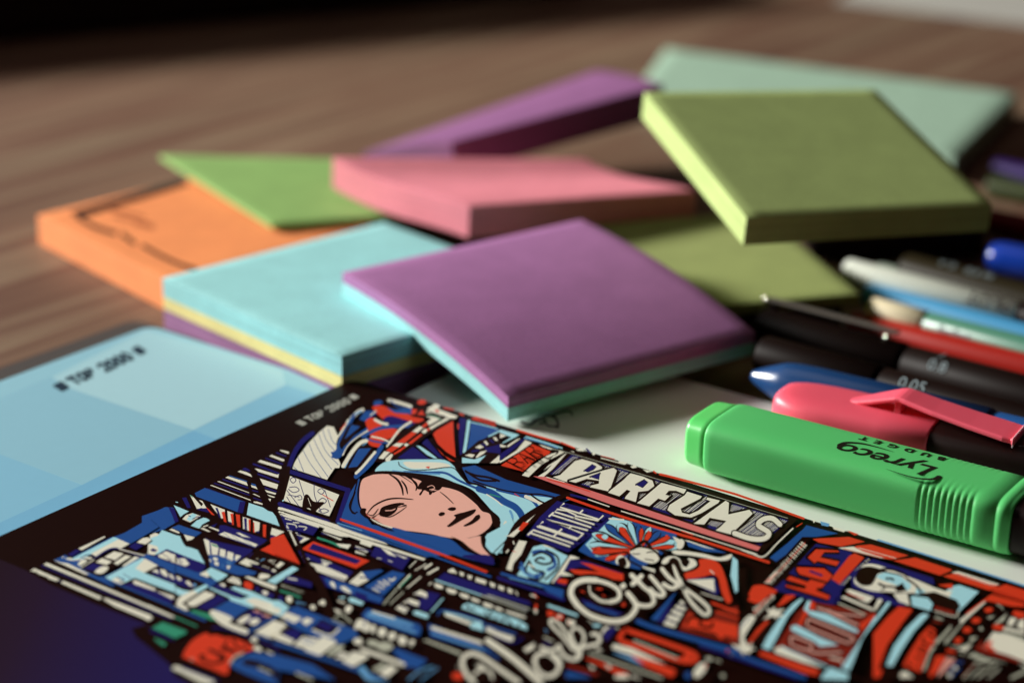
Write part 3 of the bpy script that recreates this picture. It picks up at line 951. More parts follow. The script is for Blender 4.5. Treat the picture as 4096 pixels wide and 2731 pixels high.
f N 370,1060 430,1020 540,1070 500,1110
s W 18 350,1100 500,1155 590,1090
f W 170,1240 260,1160 400,1180 300,1280
s B 10 270,1170 370,1210
s B 10 240,1200 350,1240
f W 275,1290 440,1160 560,1200 560,1230 410,1340
f S 480,1320 570,1240 640,1240 610,1290 500,1345
f W 550,1360 610,1300 680,1320 630,1370
s N 8 570,1330 660,1350
s B 30 0,1220 700,1450 1000,1568
f W 615,1390 720,1300 860,1330 850,1360 720,1440
F W 730,1090 760,1010 820,1010 880,1060 850,1120 780,1090
s N 10 820,1020 830,1080
f W 890,1050 930,1060 910,1140 880,1110
f W 950,1090 1000,1080 1030,1110 1000,1170 950,1150
f W 1045,1130 1100,1120 1120,1150 1080,1200 1045,1185
f W 1130,1180 1160,1150 1215,1180 1200,1240 1150,1235
f W 1235,1200 1275,1190 1290,1210 1250,1260
F W 725,1190 790,1180 800,1230 740,1230
F S 850,1200 930,1200 960,1240 880,1250
F S 930,1260 1000,1210 1090,1250 1020,1300
f B 1080,1290 1120,1270 1400,1380 1300,1480 1200,1440
s W 34 800,1280 1180,1420
F D 770,1460 820,1440 900,1540 1050,1568 860,1568
f K 860,1380 960,1370 1020,1400 900,1480
f S 900,1460 1020,1390 1000,1450 920,1490
f W 955,1500 1050,1420 1130,1460 1030,1540
f K 1100,1540 1250,1440 1400,1500 1300,1568 
s D 14 1230,1560 1330,1480 1450,1440
s D 10 1340,1568 1500,1450
F R 1640,1500 1720,1500 1720,1560 1640,1550
f B -20,1320 350,1420 560,1568 -20,1460
s S 20 200,1500 340,1560
@D 2000 1550 4.48
f W 0,860 112,905 0,950
f C 0,790 345,885 275,930 50,1042 40,1030 200,930 120,900 0,845
f W 372,950 140,1112 128,1080 300,965
f W 0,1055 130,1092 60,1112 0,1100
f N 400,960 445,985 30,1330 -10,1350 -10,1240
f W 450,980 575,1030 330,1200 0,1392 -10,1370 300,1160
s C 22 465,920 800,1020 1110,1125
f W 700,1055 960,1140 900,1152 760,1100
f W 1020,1200 960,1262 760,1330 560,1568 430,1568 560,1450 750,1330 920,1225
f W 1062,1160 1172,1190 900,1330 700,1450 560,1568 600,1500 800,1360 1040,1220
f W 1210,1220 1290,1178 1335,1195 1180,1270 900,1440 780,1530 860,1440
f R 18,1432 585,1058 905,1185 880,1230 650,1330 415,1545 40,1445
@P 1900 1500 2.24
f W 420,918 520,830 640,745 700,720 620,800 480,935
f W 560,930 640,880 700,810 800,730 860,700 700,860 600,945
s K 5 700,740 600,860 520,930
F K 300,1440 380,1320 520,1220 700,1120 800,1085 920,1045 915,1070 750,1150 600,1280 480,1400 380,1500 300,1600 240,1600
f K 620,950 840,700 2900,1300 2570,1620 660,980
f N 670,908 868,730 2806,1322 2559,1548
h W 5 120 690,905 2555,1515 880,748 2795,1335 .0
o W 16 698,938 760,922 895,795 960,778 1080,812 1138,850 1122,905 1040,940 930,935 865,985 825,985 740,955
o N 5 975,885 1050,828 1085,845 1060,870 1010,892
o W 14 840,975 1150,880 1240,857 1270,880 1205,1062 1190,1066 1030,1030 1040,1014 1110,998 1110,972 1000,955 900,990
o N 6 1030,938 1120,905 1108,958
o W 14 1392,905 1500,933 1590,972 1605,1020 1550,1062 1460,1072 1440,1163 1340,1132 1352,1110 1392,1065 1360,1052 1292,1112 1190,1078 1210,1060 1335,960 1365,928
o N 6 1440,1008 1515,965 1545,985 1500,1030
o W 14 1668,990 1892,1050 1872,1092 1800,1062 1735,1062 1705,1098 1748,1110 1760,1092 1700,1152 1640,1132 1560,1202 1450,1172 1480,1150 1622,1030
o W 14 1900,1070 2032,1112 2018,1132 1842,1222 1852,1258 1920,1276 2000,1240 2108,1155 2070,1142 2080,1122 2192,1150 2178,1172 2030,1262 1935,1302 1790,1282 1722,1235 1742,1190 1878,1102
@c7 2700 1400 1.685
o W 13 125,1190 160,1165 340,1035 362,1048 358,1128 500,1096 522,1122 375,1262 272,1235 300,1215 345,1172 232,1150 195,1196
s K 50 705,1195 655,1155 595,1160 560,1200 630,1250 600,1290 510,1290 400,1255
s W 34 705,1195 655,1155 595,1160 560,1200 630,1250 600,1290 510,1290 400,1255
@P 1900 1500 2.24
f O 520,932 640,938 1040,1062 2016,1391 2558,1568 2530,1602 2016,1441 1200,1180 870,1062
s R 9 650,960 840,1010 1030,1070
s W 6 640,940 800,985
s W 9 1000,1135 1200,1205
s W 9 1310,1245 2016,1470 2520,1632
s R 10 1850,1425 1950,1460
s R 22 825,1125 1300,1290 1800,1445 2016,1508 2630,1705
s N 20 860,1100 1000,1135
s R 18 380,520 560,575 750,628
s R 14 0,400 180,450
s D 10 440,590 560,620 740,680
s R 14 770,630 890,680
f W 900,690 960,685 980,710 920,705
s N 16 1000,690 1030,720
f W 1050,720 1080,720 1070,745 1050,740
s R 6 1130,750 1250,780
s W 8 1130,770 1280,810
f W 1290,795 1370,812 1340,830 1280,815
f W 1390,845 1430,832 1450,855 1410,862
f W 1500,870 1590,890 1540,900
s R 14 1600,890 1620,905
s R 20 1655,915 1780,945 2240,1068 2436,1130 2942,1312
s S 4 700,690 1000,770 2400,1190 2800,1310
@c6 2800 2000 1.8148
s W 10 672,228 560,335 462,432 380,412 300,383
s R 6 700,215 740,190
f B 770,205 1000,265 840,290 740,290 620,420 550,470 505,440 640,330 750,230
f W 810,160 840,170 825,190
f D 870,175 940,195 930,215 880,205
f W 960,215 1060,245 1040,255 970,235
f R 1060,240 1150,270 1120,280
f R 815,305 870,300 1080,290 1195,325 1020,360 860,330
f R 1240,345 1510,425 1390,455 1290,440 1100,370 1140,352
f W 1000,370 1110,360 1180,395 1340,445 1300,442
s R 4 1040,375 1300,440
s W 4 1150,370 1420,445
f R 1400,462 1560,440 1830,530 1740,570
f R 1760,575 1880,545 2170,635 2100,680
f W 1825,548 1870,540 2170,635 2120,645
s R 5 1860,555 2140,640
f R 2115,692 2190,655 2400,715 2400,780 2200,720
s D 12 1290,312 1800,470 2400,660
f N 560,650 840,340 1100,400 1050,640 960,780 540,680
o R 14 780,440 840,380 1000,390 1010,400 900,400 870,440 1010,470 990,500 850,465 830,480
o R 14 705,510 900,520 960,570 920,620 720,560 700,530
s N 16 800,540 880,570
o R 14 625,600 650,575 780,620 800,600 910,630 880,660 850,660 840,680 940,720 930,745 620,650 620,640 760,670 770,645
f R 950,595 1080,430 1120,410 1190,440 1010,635
h W 6 12 1010,640 1215,440 1040,640 1235,450 .0
s N 8 1020,640 1120,530 1220,440
s N 14 545,660 960,775 1010,650
f N 1090,560 1250,450 1690,590 1700,640 1560,600 1130,620 1510,790 1410,790 1100,660
F W 1115,610 1150,540 1200,490 1290,495 1420,545 1560,600 1700,660 1760,690 1500,700 1400,695 1250,685 1150,650
F K 1125,590 1150,530 1220,505 1330,530 1350,545 1290,560 1270,600 1240,640 1180,645 1140,620
F C 1280,575 1340,550 1430,560 1480,600 1530,640 1500,680 1420,640 1310,600
s K 9 1350,600 1385,590 1400,610
s K 9 1300,640 1340,660 1310,680
f K 1400,660 1470,625 1480,650 1500,680 1440,690
s K 9 1340,545 1450,570 1540,620 1590,680 1560,710
s K 12 1330,695 1420,700 1500,700
f C 1570,650 1640,690 1560,710
f W 1640,650 1720,680 1760,700 1700,690
f C 1830,650 1880,640 2020,690 1870,840 1860,800 1760,700
f W 1700,690 1830,680 1800,750 1700,740
f R 1720,640 1830,630 1830,670
f W 1400,705 1500,700 1520,790 1440,760
f C 1530,720 1700,740 1670,830 1530,790
f K 1620,700 1700,690 1860,750 1890,800 1860,830 1690,780
s W 7 1700,830 1850,870 1870,830
f Z 1700,790 1840,830 1840,860 1700,820
h W 8 18 480,610 745,320 510,640 780,345 .0
s R 6 500,620 760,335
f R 350,710 380,650 420,640 560,680 540,710 470,710 400,780
s K 14 1265,560 1330,525 1440,540 1500,575
s K 12 1350,592 1400,598
s K 12 1295,630 1345,650 1400,655
s K 14 1500,600 1560,640 1600,690
s K 10 1520,720 1530,790
f K 1400,655 1450,640 1470,660 1430,690
@V 2800 2300 3.36
f W 860,150 1000,0 1040,10 930,160
s R 12 880,140 940,80
s R 12 910,150 1010,30
f R 640,390 700,250 760,180 850,180 1020,250 960,280 800,430 720,420
h W 16 9 700,510 980,300 750,600 1010,330 .0
s R 16 720,560 960,320
f R 1020,480 1140,320 1250,310 1280,330 1120,440
f C 830,1020 900,880 1060,640 1240,440 1350,360 1385,370 1180,600 1000,940 930,1060
f K 700,960 830,720 950,600 1010,640 940,760 830,960
f R 640,960 760,780 900,650 920,680 760,860 680,960
F W 430,920 500,780 640,600 740,610 700,700 620,820 590,900 640,1000 700,1040 540,1060 440,1000
s B 8 490,800 680,610
f W 880,490 960,520 990,470 1010,520 1140,500 1060,560 1150,620 1040,600 1020,640 980,600 840,650 930,570
f W 600,960 650,1000 700,950 680,1030 760,1040 680,1060 660,1110 600,1080 580,1140 550,1080 400,1130 500,1040
f R 780,1120 820,1070 1600,1330 1570,1400 1400,1370
s B 50 0,960 400,1080 800,1230 1400,1430
s N 30 0,1000 700,1240 1300,1440
f C 1640,1400 1740,1290 1990,1380 1980,1460 1620,1450
f Z 990,1050 1300,560 1480,380 1560,420 2352,560 2200,800 1900,1290
f W 980,1050 1100,1000 1650,1300 1400,1230 1020,1100
s C 20 1090,1020 1700,1280
f C 1390,510 1440,390 1490,400 1450,520 1700,570 2120,790 2110,830 1480,590
f C 1220,740 1290,720 1590,880 1860,990 1600,1010 1560,960 1220,790
f R 1310,720 1400,530 1450,550 1350,730
f R 1470,430 1520,400 1550,450 1530,520 1470,500
s K 82 1250,1000 1220,960 1240,880 1480,960 1490,1020 1440,1060 1270,1010
s K 82 1480,1080 1600,1100 1890,1090
s K 88 1430,720 1450,650 1520,660 2030,880 2000,950 1940,950 1450,750
s K 78 1580,490 1720,540 2110,720
s K 66 1720,520 1850,570 2180,600
s A 34 1250,1000 1220,960 1240,880 1480,960 1490,1020 1440,1060 1270,1010
s A 34 1480,1080 1600,1100 1890,1090
s W 20 1750,1160 1910,1200
s A 32 1430,720 1450,650 1520,660 2030,880 2000,950 1940,950 1450,750
s A 34 1580,490 1720,540 2110,720
s A 26 1720,520 1850,570 2180,600
s S 20 1860,430 2210,580
f W 1890,350 1930,330 2320,500 2310,530
f W 1950,260 2010,240 2330,350 2260,420 2200,410
s R 12 1970,300 2200,370
f R 2130,720 2352,560 2352,600 2180,800
f C 1890,1300 2100,1000 2352,600 2352,680 2180,900 2040,1250 2000,1340
@c5 1950 2050 2.302
f N 350,250 480,75 640,-75 1140,55 1050,180 740,400
f C 500,330 520,330 740,435 560,690 270,612 360,470 420,350
s B 30 420,400 500,390 590,430 620,520 560,560
s B 26 310,500 360,590 470,640
s B 30 300,540 400,620 500,600
s K 20 420,430 500,400 580,440 590,490 520,510 440,480 480,450 520,460
s K 20 380,480 430,560 520,590 480,650 400,640 350,570 370,500
s K 18 540,380 640,440 650,530 590,600 530,650
s W 12 380,510 430,540
s D 16 310,540 350,600 420,630
f W 290,290 362,300 340,350 310,420 240,500 222,572 172,555 215,430
s R 6 230,390 260,395
s W 14 175,400 190,380
s W 10 235,300 245,325
f W 160,250 130,260 200,240 440,50 300,200 240,260
f R 280,190 330,120 380,130 310,205
s K 10 60,400 200,260
f W 500,330 540,335 640,380 520,345
f B 835,385 900,310 1150,70 1330,120 1740,235 1730,330 1400,560 1200,520 940,440
f C 900,330 1150,75 1330,120 1300,420 1000,440
s W 14 1120,90 1250,100
f C 1560,260 1740,300 1740,410 1560,330
p C 70 1370,370 925,330
p R 40 1370,370 950,370
p C 90 1370,370 960,230
p R 56 1370,370 990,240
p B 60 1370,370 1080,140
p C 100 1370,370 1200,135
p R 64 1370,370 1215,170
p C 60 1390,370 1300,120
p B 60 1390,370 1390,150
p R 44 1400,370 1420,180
p C 60 1400,370 1500,170
p B 60 1410,370 1590,210
p R 56 1410,370 1500,210
p C 70 1420,370 1730,300
p R 50 1420,370 1680,260
p C 50 1420,370 1750,360
p R 40 1420,370 1720,350
p R 60 1360,380 960,400
p R 50 1350,390 1080,470
F R 1215,190 1240,175 1275,190 1260,215 1225,215
F C 1050,260 1080,235 1110,255 1085,285
F R 1000,370 1025,350 1050,370 1025,385
F R 1095,455 1130,445 1140,470 1110,480
F R 1470,215 1485,200 1490,225
F R 1635,250 1655,240 1665,265 1640,270
s K 30 1340,380 1440,300 1500,360
F W 1310,400 1350,370 1440,360 1550,380 1580,430 1570,480 1520,505 1440,490 1360,450
F W 1190,450 1230,430 1300,480 1300,540 1240,530 1180,500
F K 1200,470 1260,450 1280,520 1220,540
s K 16 1250,400 1300,420 1290,470
s K 20 1320,380 1400,350 1500,370 1560,410 1590,460
t K 10 1330,410 1360,420 1410,415
t K 10 1460,410 1490,400 1540,405
s K 10 1450,465 1480,470 1530,480
s K 18 1300,480 1380,520 1420,540
f W 1420,530 1540,560 1540,590 1430,545
s K 20 1600,390 1640,410 1640,450
F W 1740,330 1780,280 1810,310 1790,365 1750,370
f W 1700,255 1740,270 1780,290 1750,330
F W 1695,400 1730,385 1850,395 2000,420 2130,450 2245,420 2220,470 2120,480 2000,455 1850,430 1740,425
f B 1830,300 2000,340 2200,410 2000,395 1850,350
f W 1800,290 1850,295 2100,380 2000,360
F W 1600,500 1640,450 1720,440 1770,470 1790,520 1830,540 1860,490 1840,460 1900,470 1925,520 1860,560 1800,570 1760,520 1700,470 1640,510
F R 1950,470 2060,470 2140,520 2190,640 2220,760 2245,850 2200,870 2150,760 2120,640 2060,610 1980,630 1830,655 1810,600 1900,570 1950,530
f N 1830,650 2090,630 2130,780 2100,800
f W 1828,660 2082,648 2092,770
s W 10 2050,570 2080,600
s W 8 1940,770 2160,840
f C 2255,440 2302,480 2302,760 2280,780 2235,620
f W 590,680 760,430 800,440 850,460 780,470 700,580 790,620 660,620 600,690
f N 760,470 900,480 1250,600 850,540 700,580
f R 850,495 950,510 1250,605 1250,650 1050,600 
f R 750,560 900,570 1250,620 1250,665 1050,640 800,600
f R 640,640 740,660 720,700 640,680
s N 14 680,620 620,690 720,710
s B 26 130,600 400,680 690,760
s N 30 100,640 700,840
f B 500,720 700,770 690,830 550,770
s D 8 200,640 500,720
f N 860,830 1280,980 1240,1010 880,900
s B 20 900,880 1240,1000
F R 1230,870 1260,865 1265,900 1235,900
s R 14 1000,740 1050,745
s R 12 1060,800 1110,830
s R 10 860,760 900,780
s C 22 560,895 820,985
f R 550,940 610,950 600,1000 550,990
f R 620,970 700,980 690,1030 620,1020
f W 640,980 680,990 680,1010 650,1005
f W 730,1020 810,1040 790,1090 730,1070
s R 8 750,1030 750,1070
s W 14 930,1030 960,1050
s C 26 980,1080 1030,1080
s B 40 1380,1040 1600,1120 2302,1320
f B 1500,1020 1700,800 1740,770 1560,1040
f N 1560,1040 1720,830 1620,1060
f W 1780,845 1800,860 1815,890 1760,875
f W 1740,890 1830,920 1810,945 1720,915
f W 1700,930 1800,965 1780,1000 1690,960
f W 1665,980 1775,1010 1750,1050 1650,1015
f W 1640,1030 1740,1070 1720,1100 1620,1070
s N 8 1750,880 1830,905
s N 8 1715,925 1800,955
s N 8 1680,970 1775,1005
s N 8 1650,1025 1745,1055
f Z 1760,1120 1850,930 1950,980 2302,900 2302,1260 2200,1230
f R 1790,1080 1860,970 2302,1080 2302,1200
s K 26 1830,1060 1880,1000 1960,1030 1950,1080
s K 26 1980,1090 2050,1100 2070,1060
s K 20 1880,1110 2200,1200
f R 2090,1150 2140,1140 2190,1170 2150,1210
s R 22 2060,870 2302,960
s R 20 2110,950 2302,1010
s Z 18 2150,1010 2302,1060
s K 14 2060,920 2302,1000
f W 1040,1150 1080,1090 1200,1090 1210,1110 1100,1110 1060,1160
F N 1060,1160 1120,1100 1180,1110 1120,1200 1090,1220
s R 44 1210,1200 1260,1130 1330,1140 1890,1340 1800,1410 1240,1230
s S 18 1350,1220 1740,1380
f R 1860,1300 1920,1330 1830,1430 1760,1400
f W 1140,1290 1160,1250 1330,1290 1500,1370 1640,1440 1250,1330
f D 1150,1330 1180,1330 1420,1400 1640,1480 1500,1480
f R 1310,1350 1500,1400 1730,1490 1720,1540 1690,1560 1450,1460
s S 18 940,1340 1600,1568
f W 980,1310 1020,1285 1060,1320
f R 880,1380 960,1390 1100,1440 1300,1520 1250,1568 1100,1480
f W 930,1440 990,1470 960,1490
f W 1080,1430 1150,1460 1110,1480
s Z 30 740,1450 1000,1530
f B 720,1500 900,1540 950,1568 720,1568
F W 1180,1540 1260,1530 1300,1568 1180,1568
f W 1290,1530 1420,1568 1350,1568
F W 1900,1500 1960,1430 2020,1440 2000,1500 1940,1560 1900,1550
s R 14 2010,1440 2000,1470
F S 2000,1390 2030,1370 2070,1390 2040,1410
F B 1820,1520 1860,1510 1860,1568 1820,1568
F S 2140,1540 2180,1530 2170,1568
s S 14 2100,1400 2140,1415
f R 2200,1300 2230,1310 2200,1330
f N 0,730 380,860 400,900 0,790
s S 12 0,800 380,930
s R 10 430,790 460,830
s W 14 400,800 440,815
f R 440,880 460,890 450,940 430,930
f W 420,930 460,940 440,980
s B 20 0,1080 250,1160
f W 330,1300 430,1240 430,1290 360,1330
s N 16 60,1180 230,1240 320,1200
s B 20 0,1320 100,1390
s S 16 520,1190 600,1230
s D 10 530,1120 545,1140
s N 20 520,1240 600,1270
s K 108 940,740 960,800 1040,860 1130,865 1205,830 1205,760 1120,700 1000,665 880,665 790,710 770,800 830,900 940,980 1100,1035 1220,1040 1310,1000 1360,920 1350,860 1290,790
s K 90 1290,780 1350,880 1410,900 1500,900 1535,850 1500,780 1440,730 1330,630
s K 90 1500,630 1590,730 1620,790 1570,810 1530,770
s K 90 1610,560 1670,650 1740,700 1700,730 1640,740
s K 90 1710,500 1770,660 1800,740 1880,900 1990,990 2040,970 2020,900 1900,790 1780,700
s W 14 935,715 945,780 1000,835
s W 24 960,800 1040,855 1130,865
s W 36 1130,865 1205,835 1205,760 1120,700 1000,665
s W 50 1000,665 880,665 790,710 768,800 830,900 
s W 44 830,900 940,985 1100,1038 1220,1040 1310,1000 1365,920 1350,860 1290,785
f W 1212,720 1250,685 1280,715 1245,752
s W 34 1350,870 1420,900 1500,895 1530,850 1500,780 1440,730 1400,690
l W 42 1325,618 1400,690
l W 42 1335,700 1415,625
s W 36 1500,630 1560,700 1620,780 1600,810 1540,790 1500,750
s W 36 1605,560 1670,640 1735,690 1730,730 1680,735 1620,700
t W 34 1705,520 1750,640 1790,730
s W 30 1740,700 1840,760 1960,850 2030,920 2035,970 1990,980 1900,900 1830,800 1770,660
@y 1750 2300 1.92
s K 84 380,540 560,665 760,840
s K 78 430,860 400,780 320,830 230,790 190,700 250,640 340,665 480,760 620,860
s K 76 840,640 760,650 745,720 790,790 880,800 930,730 840,640
s K 66 800,592 870,612 940,575 960,630 1050,680 1130,600 1180,580 1240,540
s K 60 1060,610 900,440 870,390 1000,500 1100,600 1040,480 1110,470
s W 44 385,540 560,662 700,780 790,860
s W 32 620,860 480,762 340,665 250,640 190,690 215,790 280,860
s W 20 420,828 400,780 340,760 280,800
s W 30 850,640 775,645 745,700 780,785 860,815 925,770 920,700 850,640
s W 22 900,650 935,690 940,740 900,800
s W 26 795,592 850,615 900,610 935,575 945,620 990,670 1060,685 1090,660
s W 20 1040,610 960,510 880,430 862,390 890,380 950,430 1010,520 1060,600
s W 20 1075,600 1030,520 1030,460 1080,445 1120,490 1120,550 1085,600
s W 40 1060,600 1090,610 1080,660
s W 26 1100,590 1170,580 1230,560 1245,520 1215,490 1185,492
@U 3496 2350 3.92
s R 70 1810,60 2400,260
f R 1830,110 2050,20 2400,130 2400,280 1950,140
f R 1430,480 1720,260 1830,180 2352,320 2352,380 2150,370 1760,280 1480,520
f W 1330,590 1720,290 1745,300 1440,570 1360,640
f S 1100,920 1340,660 1410,600 1170,900 1110,980
F R 1720,420 1780,385 1850,400 1830,450 1760,465
F R 1520,590 1580,545 1660,570 1630,625 1550,630
F R 1385,740 1440,690 1520,730 1480,780 1410,775
F R 1250,910 1310,855 1365,880 1350,930 1290,955
s S 16 1920,340 1990,380 2010,420
f S 1760,540 1890,510 1810,570
F S 1640,720 1670,690 1700,730 1670,745
f S 1490,850 1610,850 1540,920
s S 20 1210,1000 1350,1000 1480,960 1520,880
f W 1300,1040 1530,970 1420,1080
f S 1880,640 2080,470 2020,600 1900,650
f W 2080,640 2130,540 2230,560 2160,680 2090,665
f R 2150,480 2200,430 2352,460 2352,560 2240,550
f W 2230,690 2270,590 2352,570 2352,760
f W 2030,690 2352,770 2352,820 2010,740
f S 2000,770 2352,860 2352,900 1980,790
F R 1850,680 1920,650 2030,690 1990,740 1880,730
f W 1700,1010 1860,770 2100,820 2400,930 2400,1260 2100,1140 1800,1050
f R 1700,1000 1790,910 1870,920 1800,990 1900,1060 1880,1090
f Z 1570,1040 1700,880 1680,1000 1900,1090 2300,1220 2260,1260 1700,1110
f S 1450,1150 1560,1100 1740,1180 2100,1270 1700,1210
f R 1120,1040 1250,1060 1280,1110 1130,1090
f S 1300,1090 1400,1120 1390,1140
f R 850,1440 960,1150 1080,1140 1130,1160 980,1400 880,1494
f A 1000,1400 1130,1170 1260,1190 1270,1210 1090,1400 990,1494
F W 1220,1340 1260,1310 1300,1340 1260,1370
F W 1140,1450 1180,1420 1230,1450 1180,1494
s B 24 1160,1400 1260,1280 1380,1240
s B 20 1200,1480 1340,1340
s S 30 1400,1494 1600,1250 1800,1240
s S 22 1510,1494 1700,1300
s S 26 1620,1494 1800,1330 1900,1280
s S 24 1780,1494 1950,1350
s Z 20 1380,1480 1560,1280
s S 40 2150,1494 2380,1380
f W 2260,1270 2400,1310 2400,1360
f R -20,800 200,540 380,370 600,420 430,640 200,980 60,1350 0,1494 -20,1494
f C 190,1280 300,1000 500,720 720,500 790,480 850,510 620,760 440,1030 280,1310 200,1310
f C -20,600 200,300 260,310 130,480 -20,660
f R 440,1300 560,1080 720,820 860,680 960,740 960,900 820,1130 720,1410
s K 24 920,620 1010,640
s K 30 860,740 960,790
s K 30 840,790 940,880
s K 30 770,860 760,940 860,980
s K 30 700,1010 780,1030 800,1100
s K 30 680,1060 760,1110
s K 26 640,1170 760,1200
s K 40 530,1270 560,1290
s K 40 680,1300 690,1310
s Z 30 930,610 1030,630
f S 940,930 1060,820 1190,670 1210,700 1060,880 960,980
f S 750,1370 860,1080 900,1000 960,1000 880,1110 790,1380
f S 940,530 1080,570 1060,590 950,560
f W 400,1410 500,1400 610,1490 400,1494
f K 120,1494 300,1380 420,1400 380,1494
f R 0,1350 130,1370 80,1494 0,1494
f W 0,380 60,250 130,270 20,430 -20,450
"""

main = notebook("patterned_notebook", (-0.0388, 0.4739), ANG2, 0.297, 0.210, 0.0062, 0.0090, M['black_card'],
                "glossy black notebook whose cover shows a woman's face, PARFUMS and New York City lettering")
pr = Print(0.0090)
pr.run(ART)
def fr(ox, oy, sc, pts): return [(ox + x / sc, oy + y / sc) for x, y in pts]
pr.text("THEATRE", fr(1900, 1500, 2.24, [(822, 1600), (1150, 1300), (800, 1190), (470, 1478)]), 15 / 2.24, 'W')
pr.text("PAR", fr(2000, 1550, 4.48, [(330, 1530), (780, 1290), (560, 1100), (80, 1410)]), 26 / 4.48, 'K')
pr.build("printed_artwork", main, INKM)
lt = Print(0.0090)
A0 = (1000, 1500, 4.48)
for s_, q_ in (("=", [(930, 908), (1028, 858), (905, 798), (803, 850)]), ("TOP", [(1075, 830), (1385, 690), (1275, 628), (960, 772)]),
               ("2000", [(1430, 660), (1835, 472), (1722, 412), (1325, 598)]), ("=", [(1855, 438), (1965, 388), (1855, 338), (1755, 385)])):
    lt.text(s_, fr(*A0, q_), 21 / 4.48, 'S')
lt.build("lettering", main, dict(S=mat("silver_lettering", rgb(200, 202, 190), 0.45, 0.35)))
# midnight blue corner of the printed sheet
mid = bpy.data.materials.new("midnight_print"); mid.use_nodes = True
_nt = mid.node_tree; _b = _nt.nodes["Principled BSDF"]; _b.inputs["Roughness"].default_value = 0.42; _b.inputs["Specular IOR Level"].default_value = 0.12
_tc = _nt.nodes.new("ShaderNodeTexCoord"); _sep = _nt.nodes.new("ShaderNodeSeparateXYZ"); _cr = _nt.nodes.new("ShaderNodeValToRGB")
_ma = _nt.nodes.new("ShaderNodeMapRange"); _nt.links.new(_tc.outputs["Object"], _sep.inputs[0]); _nt.links.new(_sep.outputs[0], _ma.inputs[0])
_ma.inputs[1].default_value = -0.112; _ma.inputs[2].default_value = -0.052
_nt.links.new(_ma.outputs[0], _cr.inputs[0]); _nt.links.new(_cr.outputs[0], _b.inputs["Base Color"])
_e = _cr.color_ramp.elements; _e[0].color = rgb(27, 8, 4, 1.2); _e[1].color = rgb(30, 24, 86, 1.2)
_x = _e.new(0.35); _x.color = rgb(33, 14, 38, 1.2)
mp = Print(0.0090, 4e-7)
mp.fill(fr(0, 1400, 1.1777, [(-200, 900), (120, 1035), (240, 1105), (460, 1200), (690, 1290), (620, 1310), (640, 1350), (740, 1430), (800, 1480), (820, 1530), (900, 1580), (1100, 1800), (-200, 1800)]), 'M')
mp.build("midnight_print", main, dict(M=mid))

blue = notebook("checked_notebook", (-0.0956, 0.5163), math.radians(-36.6), 0.297, 0.210, 0.0032, 0.0060, M['blue_card'],
                "pale blue notebook with a check of tonal squares and dark lettering, under the patterned notebook")
bp_ = Print(0.0060, 2e-6)
L0 = (0, 1400, 1.1777)
bp_.fill(fr(*L0, [(-300, 60), (0, 225), (240, 125), (330, 180), (910, 375), (390, 632), (0, 490), (-300, 380)]), 'm')
bp_.fill(fr(*L0, [(-300, 380), (0, 490), (388, 634), (0, 812), (-300, 945)]), 'd')
bp_.fill(fr(*L0, [(-300, 945), (0, 811), (388, 633), (1345, 165), (1500, 215), (1500, 500), (-300, 1300)]), 'e')
bp_.fill(fr(*L0, [(330, 180), (245, 128), (690, -95), (1010, -5), (1330, 98), (1345, 165), (910, 375)]), 'p')
bp_.fill(fr(*L0, [(910, 378), (1345, 168), (1500, 215), (1020, 420)]), 'd')
bp_.build("tonal_squares", blue, dict(e=M['blue_deep'], d=M['blue_dark'], m=M['blue_mid'], p=M['blue_pale']))
bl = Print(0.0061, 1e-6)
H0 = (0, 1250, 2.851)
for s_, q_ in (("=", [(700, 890), (788, 845), (700, 782), (600, 835)]), ("TOP", [(845, 818), (1115, 690), (1030, 632), (745, 762)]),
               ("2000", [(1190, 672), (1540, 508), (1430, 448), (1090, 608)]), ("=", [(1590, 478), (1665, 440), (1575, 378), (1495, 422)])):
    bl.text(s_, fr(*H0, q_), 31 / 2.851, 'T')
bl.build("lettering", blue, dict(T=M['ink_teal']))

grey = notebook("charcoal_notebook", (-0.1020, 0.5290), math.radians(-36.6), 0.297, 0.210, 0.0003, 0.0030, M['charcoal'],
                "dark charcoal notebook peeking out beneath the pale blue checked notebook")
gp = Print(0.0030, 2e-6)
gp.fill(fr(0, 1250, 2.851, [(-900, 1200), (-600, 1040), (0, 850), (370, 655), (420, 668), (520, 700), (700, 800), (0, 1300)]), 'm')
gp.build("maroon_panel", grey, dict(m=M['maroon']))

white = notebook("white_notebook", (0.0035, 0.5130), math.radians(-35.2), 0.297, 0.210, 0.0010, 0.0060, M['white_card'],
                 "white-covered notebook lying under the green and pink highlighters")
wl = Print(0.0060, 1e-6)
D0 = (2000, 1550, 4.48)
for q in ("s K 40 390,610 520,660 640,600", "s K 40 600,600 760,560 820,610 720,640", "s K 44 780,520 900,500 1010,560 1040,700 980,690", "s K 40 930,500 1090,440 1250,420 1290,480", "s K 30 820,650 900,690 1040,690"):
    wl.run("@D 2000 1550 4.48\n" + q)
wl.build("lettering", white, dict(K=M['dark_ink']))

